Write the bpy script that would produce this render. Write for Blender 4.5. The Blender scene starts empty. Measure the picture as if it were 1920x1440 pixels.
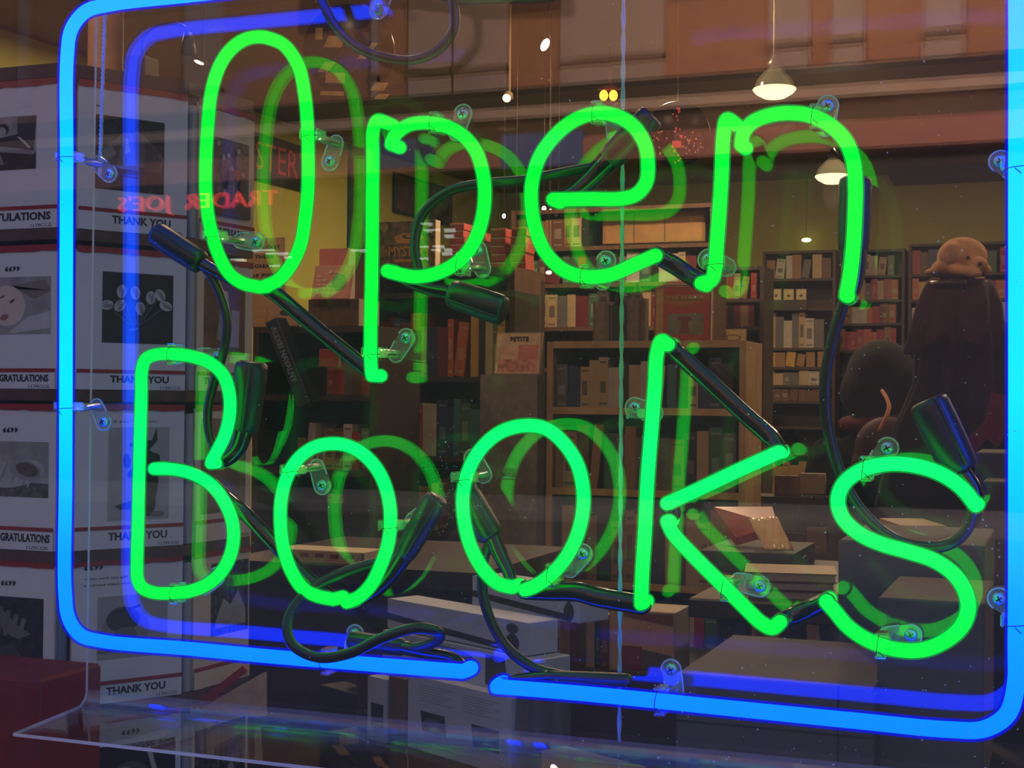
import bpy, math, random
from mathutils import Vector, Matrix
random.seed(11)
C = bpy.context.scene.collection
sc = bpy.context.scene

# ------------------------------------------------------------------ camera, world, exposure
FPX = 2700.0
EYE = Vector((0.0, 0.0, 1.5))
Yc = Vector((1040.0, -40.0, -FPX)).normalized()          # the direction square to the window
Xc = Vector((7260.0, -35.0, FPX))
Xc = (Xc - Yc * Xc.dot(Yc)).normalized()
Zc = Xc.cross(Yc)
C2W = Matrix((Xc, Yc, Zc))                              # rows: camera -> world
cam_d = bpy.data.cameras.new('camera')
cam_d.sensor_width = 36.0
cam_d.lens = 36.0 * FPX / 1920.0
cam_d.clip_start = 0.02
cam_d.clip_end = 200
cam = bpy.data.objects.new('camera', cam_d)
C.objects.link(cam)
cam.matrix_world = Matrix.Translation(EYE) @ C2W.to_4x4()
sc.camera = cam
sc.view_settings.view_transform = 'Standard'
sc.view_settings.look = 'None'
sc.view_settings.exposure = 0.0
sc.view_settings.gamma = 1.0
sc.view_settings.use_curve_mapping = False
sc.cycles.use_denoising = True
sc.cycles.transparent_max_bounces = 40
sc.cycles.max_bounces = 10
sc.cycles.glossy_bounces = 6
sc.cycles.sample_clamp_indirect = 4.0
sc.cycles.caustics_reflective = False
sc.cycles.caustics_refractive = False

w = bpy.data.worlds.new('dusk_sky')
sc.world = w
w.use_nodes = True
wn = w.node_tree.nodes
wl = w.node_tree.links
bgn = wn['Background']
tcw = wn.new('ShaderNodeTexCoord'); sep = wn.new('ShaderNodeSeparateXYZ'); rmp = wn.new('ShaderNodeValToRGB')
wl.new(tcw.outputs['Generated'], sep.inputs[0]); wl.new(sep.outputs['Z'], rmp.inputs[0])
rmp.color_ramp.elements[0].position = 0.0
rmp.color_ramp.elements[0].color = (0.42, 0.44, 0.52, 1)
rmp.color_ramp.elements[1].position = 0.6
rmp.color_ramp.elements[1].color = (0.20, 0.27, 0.47, 1)
wl.new(rmp.outputs[0], bgn.inputs[0])
bgn.inputs[1].default_value = 1.7

def lamp(name, kind, loc, power, col, size=0.1, aim=None, spot=None, sizey=None):
    d = bpy.data.lights.new(name, kind)
    d.energy = power
    d.color = col
    if kind == 'AREA':
        d.size = size
        if sizey is None: d.shape = 'DISK'
        if sizey:
            d.shape = 'RECTANGLE'; d.size_y = sizey
    elif kind in ('POINT', 'SPOT'):
        d.shadow_soft_size = size
        if spot: d.spot_size = math.radians(spot); d.spot_blend = 0.6
    o = bpy.data.objects.new(name, d)
    C.objects.link(o)
    o.location = loc
    if aim is not None:
        o.rotation_euler = (Vector(aim) - Vector(loc)).to_track_quat('-Z', 'Y').to_euler()
    return o

WARM = (1.0, 0.66, 0.38)
CEIL = 3.2
# warm area lamps added under the ceiling to light the shop
for (x, y, p) in ((-3.0, 3.0, 12), (-1.4, 2.6, 11), (0.8, 3.0, 10), (-3.6, 5.6, 30), (-1.6, 5.4, 36), (0.6, 5.4, 30), (2.4, 6.0, 20),
                  (-3.2, 8.0, 24), (-1.2, 8.4, 24), (0.8, 8.4, 20), (2.6, 8.6, 16)):
    lamp('ceiling_fill', 'AREA', (x, y, CEIL - 0.03), p, WARM, 0.14, (x, y, 0))
# unseen warm area lamps added over the street to light the facade opposite
for (x, y, z, p) in ((-12, -11, 6.5, 90), (-4.2, -11.5, 6.8, 900), (1.2, -11.5, 6.8, 950)):
    lamp('facade_fill', 'AREA', (x, y, z), p, (1.0, 0.62, 0.42), 1.6, (x, -20.2, 5.2), sizey=1.0)

# ------------------------------------------------------------------ pixel helpers (a ray of the photo met with a real plane)
def ray(u, v):
    return C2W @ Vector((u - 960.0, 720.0 - v, -FPX))
def P(u, v, y):
    d = ray(u, v)
    return EYE + d * (y / d.y)
def Pz(u, v, z):
    d = ray(u, v)
    return EYE + d * ((z - EYE.z) / d.z)

class Fr:
    """an upright plane: origin, unit direction to the right, up, outward (towards the viewer)"""
    def __init__(s, o, r, up=(0, 0, 1)):
        s.o = Vector(o); s.r = Vector(r).normalized(); s.u = Vector(up).normalized()
        s.n = s.r.cross(s.u).normalized()
    def pt(s, a, b, c=0.0):
        return s.o + s.r * a + s.u * b + s.n * c
    def hit(s, u, v):
        d = ray(u, v)
        t = (s.o - EYE).dot(s.n) / d.dot(s.n)
        p = EYE + d * t - s.o
        return p.dot(s.r), p.dot(s.u)
    def M(s, a=0, b=0, c=0):
        p = s.pt(a, b, c)
        return Matrix(((s.r.x, s.u.x, s.n.x, p.x), (s.r.y, s.u.y, s.n.y, p.y), (s.r.z, s.u.z, s.n.z, p.z), (0, 0, 0, 1)))
def plane_at(y, ang=0.0, u=960, v=745):
    p = P(u, v, y)
    a = math.radians(ang)
    return Fr((p.x, p.y, 0), (math.cos(a), math.sin(a), 0))

# ------------------------------------------------------------------ materials
def s2l(c):
    return tuple(((x / 255.0) / 12.92 if x <= 10 else (((x / 255.0) + 0.055) / 1.055) ** 2.4) for x in c)
MATS = {}
def M_(name, rgb, rough=0.6, metal=0.0, var=0.18, scale=40.0, emis=0.0, spec=0.5, bump=0.0, stretch=None):
    key = (name, rgb, rough, metal, emis)
    if key in MATS: return MATS[key]
    m = bpy.data.materials.new(name)
    m.use_nodes = True
    nt = m.node_tree; b = nt.nodes['Principled BSDF']
    lin = s2l(rgb)
    b.inputs['Roughness'].default_value = rough
    b.inputs['Metallic'].default_value = metal
    b.inputs['Specular IOR Level'].default_value = spec
    tc = nt.nodes.new('ShaderNodeTexCoord')
    mp = nt.nodes.new('ShaderNodeMapping')
    if stretch: mp.inputs['Scale'].default_value = stretch
    no = nt.nodes.new('ShaderNodeTexNoise'); no.inputs['Scale'].default_value = scale; no.inputs['Detail'].default_value = 3
    nt.links.new(tc.outputs['Object'], mp.inputs[0]); nt.links.new(mp.outputs[0], no.inputs[0])
    r = nt.nodes.new('ShaderNodeValToRGB')
    r.color_ramp.elements[0].position = 0.3; r.color_ramp.elements[1].position = 0.7
    r.color_ramp.elements[0].color = tuple(x * (1 - var) for x in lin) + (1,)
    r.color_ramp.elements[1].color = tuple(min(1, x * (1 + var)) for x in lin) + (1,)
    nt.links.new(no.outputs[0], r.inputs[0])
    nt.links.new(r.outputs[0], b.inputs['Base Color'])
    if emis:
        nt.links.new(r.outputs[0], b.inputs['Emission Color']); b.inputs['Emission Strength'].default_value = emis
    if bump:
        bp = nt.nodes.new('ShaderNodeBump'); bp.inputs['Strength'].default_value = bump
        nt.links.new(no.outputs[0], bp.inputs['Height']); nt.links.new(bp.outputs[0], b.inputs['Normal'])
    MATS[key] = m
    return m
def emit(name, col, strength):
    m = bpy.data.materials.new(name); m.use_nodes = True
    nt = m.node_tree; nt.nodes.clear()
    o = nt.nodes.new('ShaderNodeOutputMaterial'); e = nt.nodes.new('ShaderNodeEmission')
    e.inputs[0].default_value = tuple(col) + (1,); e.inputs[1].default_value = strength
    nt.links.new(e.outputs[0], o.inputs[0])
    return m
def gas(name, stops, strength, z0, z1):
    """glowing gas; its hue drifts a little along the height of the sign as it does in real tubes"""
    m = bpy.data.materials.new(name); m.use_nodes = True
    nt = m.node_tree; nt.nodes.clear()
    o = nt.nodes.new('ShaderNodeOutputMaterial'); e = nt.nodes.new('ShaderNodeEmission')
    g = nt.nodes.new('ShaderNodeNewGeometry'); s = nt.nodes.new('ShaderNodeSeparateXYZ')
    mr = nt.nodes.new('ShaderNodeMapRange'); mr.inputs['From Min'].default_value = z0; mr.inputs['From Max'].default_value = z1
    r = nt.nodes.new('ShaderNodeValToRGB')
    while len(r.color_ramp.elements) < len(stops): r.color_ramp.elements.new(0.5)
    for el, (p, c) in zip(r.color_ramp.elements, stops):
        el.position = p; el.color = tuple(c) + (1,)
    nt.links.new(g.outputs['Position'], s.inputs[0]); nt.links.new(s.outputs['Z'], mr.inputs[0])
    nt.links.new(mr.outputs[0], r.inputs[0]); nt.links.new(r.outputs[0], e.inputs[0])
    e.inputs[1].default_value = strength
    nt.links.new(e.outputs[0], o.inputs[0])
    return m
def shell(name, col, strength, fac, tint=(1, 1, 1)):
    """thin coated glass: lets the glow through and glows faintly itself"""
    m = bpy.data.materials.new(name); m.use_nodes = True
    nt = m.node_tree; nt.nodes.clear()
    o = nt.nodes.new('ShaderNodeOutputMaterial'); e = nt.nodes.new('ShaderNodeEmission'); t = nt.nodes.new('ShaderNodeBsdfTransparent')
    mx = nt.nodes.new('ShaderNodeMixShader'); mx.inputs[0].default_value = fac
    e.inputs[0].default_value = tuple(col) + (1,); e.inputs[1].default_value = strength
    t.inputs[0].default_value = tuple(tint) + (1,)
    nt.links.new(t.outputs[0], mx.inputs[1]); nt.links.new(e.outputs[0], mx.inputs[2]); nt.links.new(mx.outputs[0], o.inputs[0])
    return m
def clear(name, ior=1.5, tint=(1, 1, 1), milk=0.0, milkcol=(0.8, 0.9, 0.9), gain=1.0, rough=0.0):
    m = bpy.data.materials.new(name); m.use_nodes = True
    nt = m.node_tree; nt.nodes.clear()
    o = nt.nodes.new('ShaderNodeOutputMaterial')
    t = nt.nodes.new('ShaderNodeBsdfTransparent'); t.inputs[0].default_value = tuple(tint) + (1,)
    g = nt.nodes.new('ShaderNodeBsdfGlossy'); g.inputs['Roughness'].default_value = rough
    geo = nt.nodes.new('ShaderNodeNewGeometry')
    mr = nt.nodes.new('ShaderNodeMapRange'); mr.inputs['To Min'].default_value = ior; mr.inputs['To Max'].default_value = 1.0 / ior
    f = nt.nodes.new('ShaderNodeFresnel')
    ml = nt.nodes.new('ShaderNodeMath'); ml.operation = 'MULTIPLY'; ml.inputs[1].default_value = gain; ml.use_clamp = True
    mx = nt.nodes.new('ShaderNodeMixShader')
    nt.links.new(geo.outputs['Backfacing'], mr.inputs[0]); nt.links.new(mr.outputs[0], f.inputs['IOR'])
    nt.links.new(f.outputs[0], ml.inputs[0]); nt.links.new(ml.outputs[0], mx.inputs[0])
    base = t
    if milk:
        d = nt.nodes.new('ShaderNodeBsdfTranslucent'); d.inputs[0].default_value = tuple(milkcol) + (1,)
        d2 = nt.nodes.new('ShaderNodeBsdfDiffuse'); d2.inputs[0].default_value = tuple(milkcol) + (1,)
        ad = nt.nodes.new('ShaderNodeMixShader'); ad.inputs[0].default_value = 0.5
        nt.links.new(d.outputs[0], ad.inputs[1]); nt.links.new(d2.outputs[0], ad.inputs[2])
        m2 = nt.nodes.new('ShaderNodeMixShader'); m2.inputs[0].default_value = milk
        nt.links.new(t.outputs[0], m2.inputs[1]); nt.links.new(ad.outputs[0], m2.inputs[2])
        base = m2
    nt.links.new(base.outputs[0], mx.inputs[1]); nt.links.new(g.outputs[0], mx.inputs[2])
    nt.links.new(mx.outputs[0], o.inputs[0])
    return m

# ------------------------------------------------------------------ mesh builder
def catmull(pts, n=8, closed=False):
    pts = [Vector(p) for p in pts]
    if len(pts) < 3: return pts
    out = []
    N = len(pts)
    for i in range(N if closed else N - 1):
        p0 = pts[i - 1] if (closed or i > 0) else pts[i] * 2 - pts[i + 1]
        p1 = pts[i]; p2 = pts[(i + 1) % N]
        p3 = pts[(i + 2) % N] if (closed or i + 2 < N) else p2 * 2 - p1
        # centripetal parametrisation keeps long and short spans clean
        d1 = max((p1 - p0).length ** 0.5, 1e-6); d2 = max((p2 - p1).length ** 0.5, 1e-6); d3 = max((p3 - p2).length ** 0.5, 1e-6)
        m1 = ((p1 - p0) / d1 - (p2 - p0) / (d1 + d2) + (p2 - p1) / d2) * d2
        m2 = ((p2 - p1) / d2 - (p3 - p1) / (d2 + d3) + (p3 - p2) / d3) * d2
        for k in range(n):
            t = k / n
            out.append(p1 * (2*t**3 - 3*t**2 + 1) + m1 * (t**3 - 2*t**2 + t) + p2 * (-2*t**3 + 3*t**2) + m2 * (t**3 - t**2))
    if not closed: out.append(pts[-1])
    return out

class MB:
    def __init__(s):
        s.v = []; s.f = []; s.m = []; s.sm = []
    def add(s, vs, fs, mi=0, smooth=False):
        b = len(s.v)
        s.v += [Vector(x) for x in vs]
        for f in fs:
            s.f.append([b + i for i in f]); s.m.append(mi); s.sm.append(smooth)
        return s
    def box(s, lo, hi, mi=0, M=None, bev=0.0):
        x0, y0, z0 = lo; x1, y1, z1 = hi
        if bev > 0:
            b = min(bev, (x1-x0)/2.01, (y1-y0)/2.01, (z1-z0)/2.01)
            vs = []
            for (x, sx) in ((x0, 1), (x1, -1)):
                for (y, sy) in ((y0, 1), (y1, -1)):
                    for (z, sz) in ((z0, 1), (z1, -1)):
                        vs += [(x + sx*b, y + sy*b, z), (x + sx*b, y, z + sz*b), (x, y + sy*b, z + sz*b)]
            import itertools
            idx = lambda i, j, k, c: ((i*2 + j)*2 + k)*3 + c
            fs = []
            fs.append([idx(0,0,0,0), idx(0,1,0,0), idx(1,1,0,0), idx(1,0,0,0)])
            fs.append([idx(0,0,1,0), idx(1,0,1,0), idx(1,1,1,0), idx(0,1,1,0)])
            fs.append([idx(0,0,0,1), idx(1,0,0,1), idx(1,0,1,1), idx(0,0,1,1)])
            fs.append([idx(0,1,0,1), idx(0,1,1,1), idx(1,1,1,1), idx(1,1,0,1)])
            fs.append([idx(0,0,0,2), idx(0,0,1,2), idx(0,1,1,2), idx(0,1,0,2)])
            fs.append([idx(1,0,0,2), idx(1,1,0,2), idx(1,1,1,2), idx(1,0,1,2)])
            for j in (0, 1):
                for k in (0, 1):
                    a = [idx(0,j,k,0), idx(1,j,k,0), idx(1,j,k,1), idx(0,j,k,1)]
                    fs.append(a if (j ^ k) == 0 else a[::-1])
            for i in (0, 1):
                for k in (0, 1):
                    a = [idx(i,0,k,0), idx(i,0,k,2), idx(i,1,k,2), idx(i,1,k,0)]
                    fs.append(a if (i ^ k) == 0 else a[::-1])
                for j in (0, 1):
                    a = [idx(i,j,0,1), idx(i,j,1,1), idx(i,j,1,2), idx(i,j,0,2)]
                    fs.append(a if (i ^ j) == 0 else a[::-1])
            for i in (0, 1):
                for j in (0, 1):
                    for k in (0, 1):
                        a = [idx(i,j,k,0), idx(i,j,k,1), idx(i,j,k,2)]
                        fs.append(a if (i ^ j ^ k) == 0 else a[::-1])
        else:
            vs = [(x0,y0,z0),(x1,y0,z0),(x1,y1,z0),(x0,y1,z0),(x0,y0,z1),(x1,y0,z1),(x1,y1,z1),(x0,y1,z1)]
            fs = [[0,3,2,1],[4,5,6,7],[0,1,5,4],[2,3,7,6],[1,2,6,5],[3,0,4,7]]
        if M is not None: vs = [M @ Vector(v) for v in vs]
        return s.add(vs, fs, mi)
    def fbox(s, fr, a0, b0, a1, b1, c0, c1, mi=0, bev=0.0):
        """box on a frame: a right, b up, c outward"""
        return s.box((a0, b0, c0), (a1, b1, c1), mi, fr.M(), bev)
    def tube(s, pts, r, mi=0, seg=12, cap=True, sx=1.0):
        pts = [Vector(p) for p in pts]
        n = len(pts)
        rs = r if isinstance(r, (list, tuple)) else [r] * n
        tan = []
        for i in range(n):
            t = pts[min(i+1, n-1)] - pts[max(i-1, 0)]
            tan.append(t.normalized() if t.length > 1e-9 else Vector((0,0,1)))
        ref = Vector((0,1,0)) if abs(tan[0].y) < 0.9 else Vector((1,0,0))
        u = tan[0].cross(ref).normalized()
        rings = []
        first = []; last = []
        P2 = []; R2 = []; T2 = []
        if cap:
            for k in (3, 2, 1):
                a = k / 3.0 * math.pi / 2 * 0.93
                P2.append(pts[0] - tan[0] * rs[0] * math.sin(a)); R2.append(rs[0] * math.cos(a)); T2.append(tan[0])
        P2 += pts; R2 += list(rs); T2 += tan
        if cap:
            for k in (1, 2, 3):
                a = k / 3.0 * math.pi / 2 * 0.93
                P2.append(pts[-1] + tan[-1] * rs[-1] * math.sin(a)); R2.append(rs[-1] * math.cos(a)); T2.append(tan[-1])
        vs = []
        for i, p in enumerate(P2):
            u = (u - T2[i] * u.dot(T2[i])).normalized()
            w = T2[i].cross(u)
            for k in range(seg):
                a = 2 * math.pi * k / seg
                vs.append(p + u * (math.cos(a) * R2[i] * sx) + w * (math.sin(a) * R2[i]))
        fs = []
        for i in range(len(P2) - 1):
            for k in range(seg):
                fs.append([i*seg + k, i*seg + (k+1) % seg, (i+1)*seg + (k+1) % seg, (i+1)*seg + k])
        fs.append([k for k in range(seg)][::-1]); fs.append([(len(P2)-1)*seg + k for k in range(seg)])
        return s.add(vs, fs, mi, True)
    def lathe(s, prof, M, mi=0, seg=24, smooth=True, close=True):
        """prof: (radius, height) from one end to the other, about local z"""
        vs = []; fs = []
        for (r, h) in prof:
            for k in range(seg):
                a = 2*math.pi*k/seg
                vs.append(M @ Vector((r*math.cos(a), r*math.sin(a), h)))
        for i in range(len(prof)-1):
            for k in range(seg):
                fs.append([i*seg+k, i*seg+(k+1)%seg, (i+1)*seg+(k+1)%seg, (i+1)*seg+k])
        if close:
            fs.append([k for k in range(seg)][::-1]); fs.append([(len(prof)-1)*seg+k for k in range(seg)])
        return s.add(vs, fs, mi, smooth)
    def prism(s, poly, M, d0, d1, mi=0):
        """2-D outline (local xy) extruded along local z from d0 to d1"""
        n = len(poly)
        vs = [M @ Vector((x, y, d0)) for x, y in poly] + [M @ Vector((x, y, d1)) for x, y in poly]
        fs = [list(range(n))[::-1], list(range(n, 2*n))] + [[i, (i+1) % n, n + (i+1) % n, n + i] for i in range(n)]
        return s.add(vs, fs, mi)
    def ell(s, c, r, mi=0, M=None, seg=20, rings=12):
        vs = []; fs = []
        c = Vector(c)
        for i in range(1, rings):
            th = math.pi*i/rings
            for k in range(seg):
                a = 2*math.pi*k/seg
                v = Vector((r[0]*math.sin(th)*math.cos(a), r[1]*math.sin(th)*math.sin(a), r[2]*math.cos(th)))
                if M is not None: v = M @ v
                vs.append(c + v)
        top = Vector((0,0,r[2])); bot = Vector((0,0,-r[2]))
        if M is not None: top = M @ top; bot = M @ bot
        vs += [c + top, c + bot]
        T = len(vs)-2; B = T+1
        for i in range(rings-2):
            for k in range(seg):
                fs.append([i*seg+k, (i+1)*seg+k, (i+1)*seg+(k+1)%seg, i*seg+(k+1)%seg])
        for k in range(seg):
            fs.append([T, k, (k+1)%seg]); fs.append([B, (rings-2)*seg+(k+1)%seg, (rings-2)*seg+k])
        return s.add(vs, fs, mi, True)
    def text(s, body, fr, a0, b0, a1, b1, c, depth=0.0006, mi=0, bold=0.02, mirror=False):
        """lettering fitted into the rectangle a0..a1, b0..b1 of a frame"""
        vs, fs, (x0, y0, x1, y1) = glyphs(body, bold)
        M = fr.M()
        out = []
        for (x, y, z) in vs:
            t = (x - x0) / (x1 - x0)
            if mirror: t = 1 - t
            out.append(M @ Vector((a0 + (a1 - a0) * t, b0 + (b1 - b0) * (y - y0) / (y1 - y0), c + (depth if z > 0 else 0))))
        return s.add(out, fs, mi)
    def build(s, name, mats, parent=None, label=None, auto=False, origin=None):
        me = bpy.data.meshes.new(name)
        off = wloc(parent) if parent else Vector(origin) if origin is not None else None
        if off is None:
            xs = [v.x for v in s.v]; ys = [v.y for v in s.v]; zs = [v.z for v in s.v]
            off = Vector(((min(xs)+max(xs))/2, (min(ys)+max(ys))/2, min(zs)))
        me.from_pydata([tuple(v - off) for v in s.v], [], s.f)
        for m in (mats if isinstance(mats, (list, tuple)) else [mats]): me.materials.append(m)
        me.polygons.foreach_set('material_index', s.m)
        me.polygons.foreach_set('use_smooth', s.sm)
        me.update()
        o = bpy.data.objects.new(name, me)
        C.objects.link(o)
        if parent: o.parent = parent
        else: o.location = off
        if label: o['label'] = label
        return o
def wloc(o):
    p = Vector((0, 0, 0))
    while o is not None:
        p += o.location; o = o.parent
    return p
GLY = {}
def glyphs(body, bold):
    k = (body, bold)
    if k not in GLY:
        cu = bpy.data.curves.new('lettering', 'FONT')
        cu.body = body; cu.offset = bold; cu.extrude = 0.05; cu.resolution_u = 2
        ob = bpy.data.objects.new('lettering', cu)
        C.objects.link(ob)
        dg = bpy.context.evaluated_depsgraph_get(); dg.update()
        me = bpy.data.meshes.new_from_object(ob.evaluated_get(dg))
        vs = [tuple(v.co) for v in me.vertices]; fs = [list(p.vertices) for p in me.polygons]
        bpy.data.objects.remove(ob); bpy.data.curves.remove(cu); bpy.data.meshes.remove(me)
        xs = [v[0] for v in vs]; ys = [v[1] for v in vs]
        GLY[k] = (vs, fs, (min(xs), min(ys), max(xs), max(ys)))
    return GLY[k]
def thing(name, label, cat, loc, group=None):
    o = bpy.data.objects.new(name, None); o.empty_display_size = 0.05
    C.objects.link(o); o.location = loc
    o['label'] = label; o['category'] = cat
    if group: o['group'] = group
    return o
def tag(o, label, cat, group=None, kind=None):
    if label: o['label'] = label
    if cat: o['category'] = cat
    if group: o['group'] = group
    if kind: o['kind'] = kind
    return o
def struct(o):
    o['kind'] = 'structure'; return o

# ------------------------------------------------------------------ the neon sign
YT = 1.0            # distance of the tube plane from the eye
YP = 1.047          # the acrylic sheet behind the tubes
YW = 0.917          # the shop window pane
glass_win = clear('window_glass', 1.5, (0.97, 0.985, 0.98), milk=0.008, milkcol=(0.8, 0.84, 0.85))
acryl = clear('clear_acrylic', 1.5, (0.985, 0.99, 0.99), gain=1.15)
acryl_edge = clear('acrylic_cut_edge', 1.5, (0.8, 0.95, 0.95), milk=0.85, milkcol=(0.85, 0.92, 0.95))
support_m = clear('support_glass', 1.5, (0.92, 0.97, 0.96), milk=0.10, milkcol=(0.75, 0.95, 0.95), gain=2.2, rough=0.05)
frost_m = clear('frosted_glass', 1.5, (0.85, 0.95, 0.95), milk=0.42, milkcol=(0.72, 0.92, 0.92), gain=2.4, rough=0.12)
rubber = M_('black_rubber', (16, 20, 26), 0.38, spec=0.6, bump=0.08, scale=90)
blackpaint = M_('blackout_paint', (7, 9, 13), 0.16, spec=0.8, bump=0.05, scale=160)
screw_m = M_('screw_steel', (150, 190, 205), 0.3, metal=0.7)
wire_m = M_('tie_wire', (25, 60, 50), 0.5)
zt, zb = P(300, 0, YT).z, P(300, 1400, YT).z
g_core = gas('green_gas', [(0.0, (0.0, 6.2, 0.012)), (0.22, (0.0, 6.4, 0.08)), (0.42, (0.0, 7.0, 0.42)), (0.58, (0.0, 6.2, 0.06)), (1.0, (0.0, 5.9, 0.045))], 1.0, P(300, 1440, YT).z, P(300, 0, YT).z)
g_shell = shell('green_tube_glass', (0.0, 0.42, 0.06), 1.0, 0.42, (0.9, 1, 0.95))
b_core = gas('blue_gas', [(0.0, (0.0, 0.50, 22.0)), (0.2, (0.0, 0.85, 22.0)), (0.42, (0.0, 1.9, 22.0)), (0.62, (0.0, 1.8, 22.0)), (1.0, (0.0, 0.95, 22.0))], 1.0, P(125, 1300, YT).z, P(125, -50, YT).z)
b_shell = shell('blue_tube_glass', (0.0, 0.004, 0.95), 1.0, 0.40, (0.7, 0.85, 1))

sign = thing('neon_sign', 'lit neon sign with green letters and a blue outline on clear acrylic', 'sign', tuple(P(1000, 1400, YP)))
def path(px, y=YT, n=8, ends=None):
    """photo-traced centre line on the sign's own plane; points may carry their own depth"""
    return catmull([P(p[0], p[1], p[2] if len(p) > 2 else y) for p in px], n)
RG, RB = 0.0060, 0.0076
def neon(name, label, px, r, core, shl, back0=True, back1=True, frac=0.78):
    pts = path(px)
    # tube ends turn back towards the sheet
    if back0:
        e = pts[0]; pts = [e + Vector((0, 0.016, 0)), e + Vector((0, 0.006, 0))] + pts
    if back1:
        e = pts[-1]; pts = pts + [e + Vector((0, 0.006, 0)), e + Vector((0, 0.016, 0))]
    m = MB(); m.tube(pts, r, 0, 16)
    m.tube(pts, r * frac, 1, 14)
    return m.build(name, [shl, core], sign, label)
O_ = [(495,537),(520,526),(543,501),(563,460),(572,410),(577,360),(578,300),(576,225),(571,175),(560,125),(534,86),(508,73),(484,69),(455,76),(428,98),(409,130),(396,175),(390,230),(386,300),(386,360),(391,410),(397,436),(408,473),(430,513),(455,531),(484,538)]
p_stem = [(721,229),(708,226),(700,243),(699,300),(698,400),(697,520),(695,620),(695,670),(697,704)]
p_bowl = [(733,270),(742,252),(765,235),(792,230),(817,232),(842,239),(870,256),(892,283),(904,318),(909,360),(904,410),(888,455),(860,490),(820,512),(780,519),(752,515),(726,508)]
e_ = [(1037,374),(1060,374),(1110,373),(1160,373),(1192,365),(1211,343),(1215,310),(1209,270),(1187,236),(1155,217),(1120,212),(1080,224),(1043,252),(1012,294),(998,340),(996,375),(1003,425),(1022,472),(1058,507),(1100,519),(1145,515),(1190,496),(1229,479)]
n_stem = [(1376,231),(1363,224),(1357,250),(1353,330),(1350,380),(1344,460),(1341,500),(1334,525),(1315,531)]
n_arch = [(1390,271),(1394,250),(1410,230),(1440,217),(1478,212),(1520,217),(1558,236),(1586,265),(1600,302),(1604,350),(1603,400),(1600,460),(1594,515),(1587,554)]
B_ = [(395,868),(406,848),(421,818),(430,782),(431,745),(420,706),(396,682),(362,669),(325,664),(292,665),(273,674),(266,695),(265,740),(262,850),(259,980),(257,1060),(258,1085),(266,1101),(288,1111),(325,1112),(362,1107),(400,1088),(425,1057),(437,1020),(436,980),(422,943),(398,911),(362,889),(325,880),(289,879)]
o1_ = [(625,1124),(594,1117),(567,1102),(546,1070),(531,1025),(526,982),(527,940),(536,900),(556,864),(582,842),(610,833),(640,833),(670,844),(698,868),(718,900),(730,942),(732,985),(727,1022),(714,1060),(696,1096),(672,1120),(650,1129)]
o2_ = [(960,1101),(934,1094),(908,1070),(884,1028),(871,980),(868,930),(879,881),(903,840),(939,810),(984,798),(1024,804),(1058,832),(1083,872),(1093,915),(1093,958),(1081,1007),(1058,1050),(1029,1081),(1003,1099),(984,1106)]
K_stem = [(1251,646),(1241,639),(1232,662),(1228,720),(1222,800),(1214,900),(1209,1000),(1204,1080),(1202,1132)]
K_up = [(1251,944),(1300,922),(1380,884),(1460,848)]
K_dn = [(1251,978),(1262,1000),(1300,1042),(1350,1092),(1400,1142),(1428,1168),(1448,1177),(1462,1167)]
S_ = [(1830,947),(1802,914),(1763,888),(1715,873),(1665,870),(1617,881),(1583,906),(1571,938),(1581,972),(1612,1001),(1653,1020),(1702,1034),(1752,1051),(1790,1078),(1811,1112),(1815,1145),(1802,1176),(1770,1203),(1727,1219),(1677,1217),(1627,1200),(1590,1175),(1566,1147),(1549,1128)]
LETTERS = [('green glowing capital O of the upper word', O_), ('green glowing stem of the letter p', p_stem), ('green glowing bowl of the letter p', p_bowl),
  ('green glowing letter e', e_), ('green glowing stem of the letter n', n_stem), ('green glowing arch of the letter n', n_arch), ('green glowing capital B', B_),
  ('green glowing first letter o of the lower word', o1_), ('green glowing second letter o of the lower word', o2_), ('green glowing stem of the letter k', K_stem),
  ('green glowing upper arm of the letter k', K_up), ('green glowing lower leg of the letter k', K_dn), ('green glowing letter s', S_)]
for lb, px in LETTERS:
    neon('letter_tube', lb, px, RG, g_core, g_shell)
blueA = [(628,-37),(500,-24),(350,-8),(205,9),(160,22),(134,55),(126,105),(125,300),(124,600),(123,900),(122,1110),(129,1160),(150,1190),(190,1202),(350,1216),(520,1232),(700,1246),(868,1259)]
blueB = [(930,1287),(1100,1301),(1300,1321),(1600,1351),(1780,1368),(1845,1367),(1888,1340),(1904,1290),(1906,1200),(1907,900),(1907,400),(1907,0),(1905,-90),(1880,-140),(1820,-152),(1500,-125),(1148,-90)]
neon('border_tube', 'blue glowing outline tube round the left side', blueA, RB, b_core, b_shell, frac=0.73)
neon('border_tube', 'blue glowing outline tube round the right side', blueB, RB, b_core, b_shell, frac=0.73)

# black-painted stretches between letters
def blackout(px, r=RG * 0.98, y=1.012):
    m = MB(); m.tube(path(px, y), r, 0, 14); return m.build('blackout_tube', blackpaint, sign)
blackout([(497,539,1.010),(515,550),(560,588),(620,638),(675,682),(696,700,1.010)], RG * 1.05)
blackout([(721,230,1.010),(728,248),(733,268,1.010)])
blackout([(1231,479,1.006),(1262,496),(1290,514),(1314,528,1.006)], RG * 1.1)
blackout([(1376,232,1.010),(1384,250),(1390,268,1.010)])
blackout([(1250,645,1.006),(1272,664),(1330,716),(1400,780),(1448,824),(1460,844,1.008)], RG * 1.1)
blackout([(1463,1166,1.006),(1485,1156),(1520,1141),(1550,1128,1.006)], RG * 1.1)
blackout([(1251,946,1.012),(1262,960),(1251,976,1.012)])
blackout([(986,1106,1.010),(1030,1108),(1085,1110),(1120,1120),(1160,1127),(1203,1134,1.010)], RG * 1.25)
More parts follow.
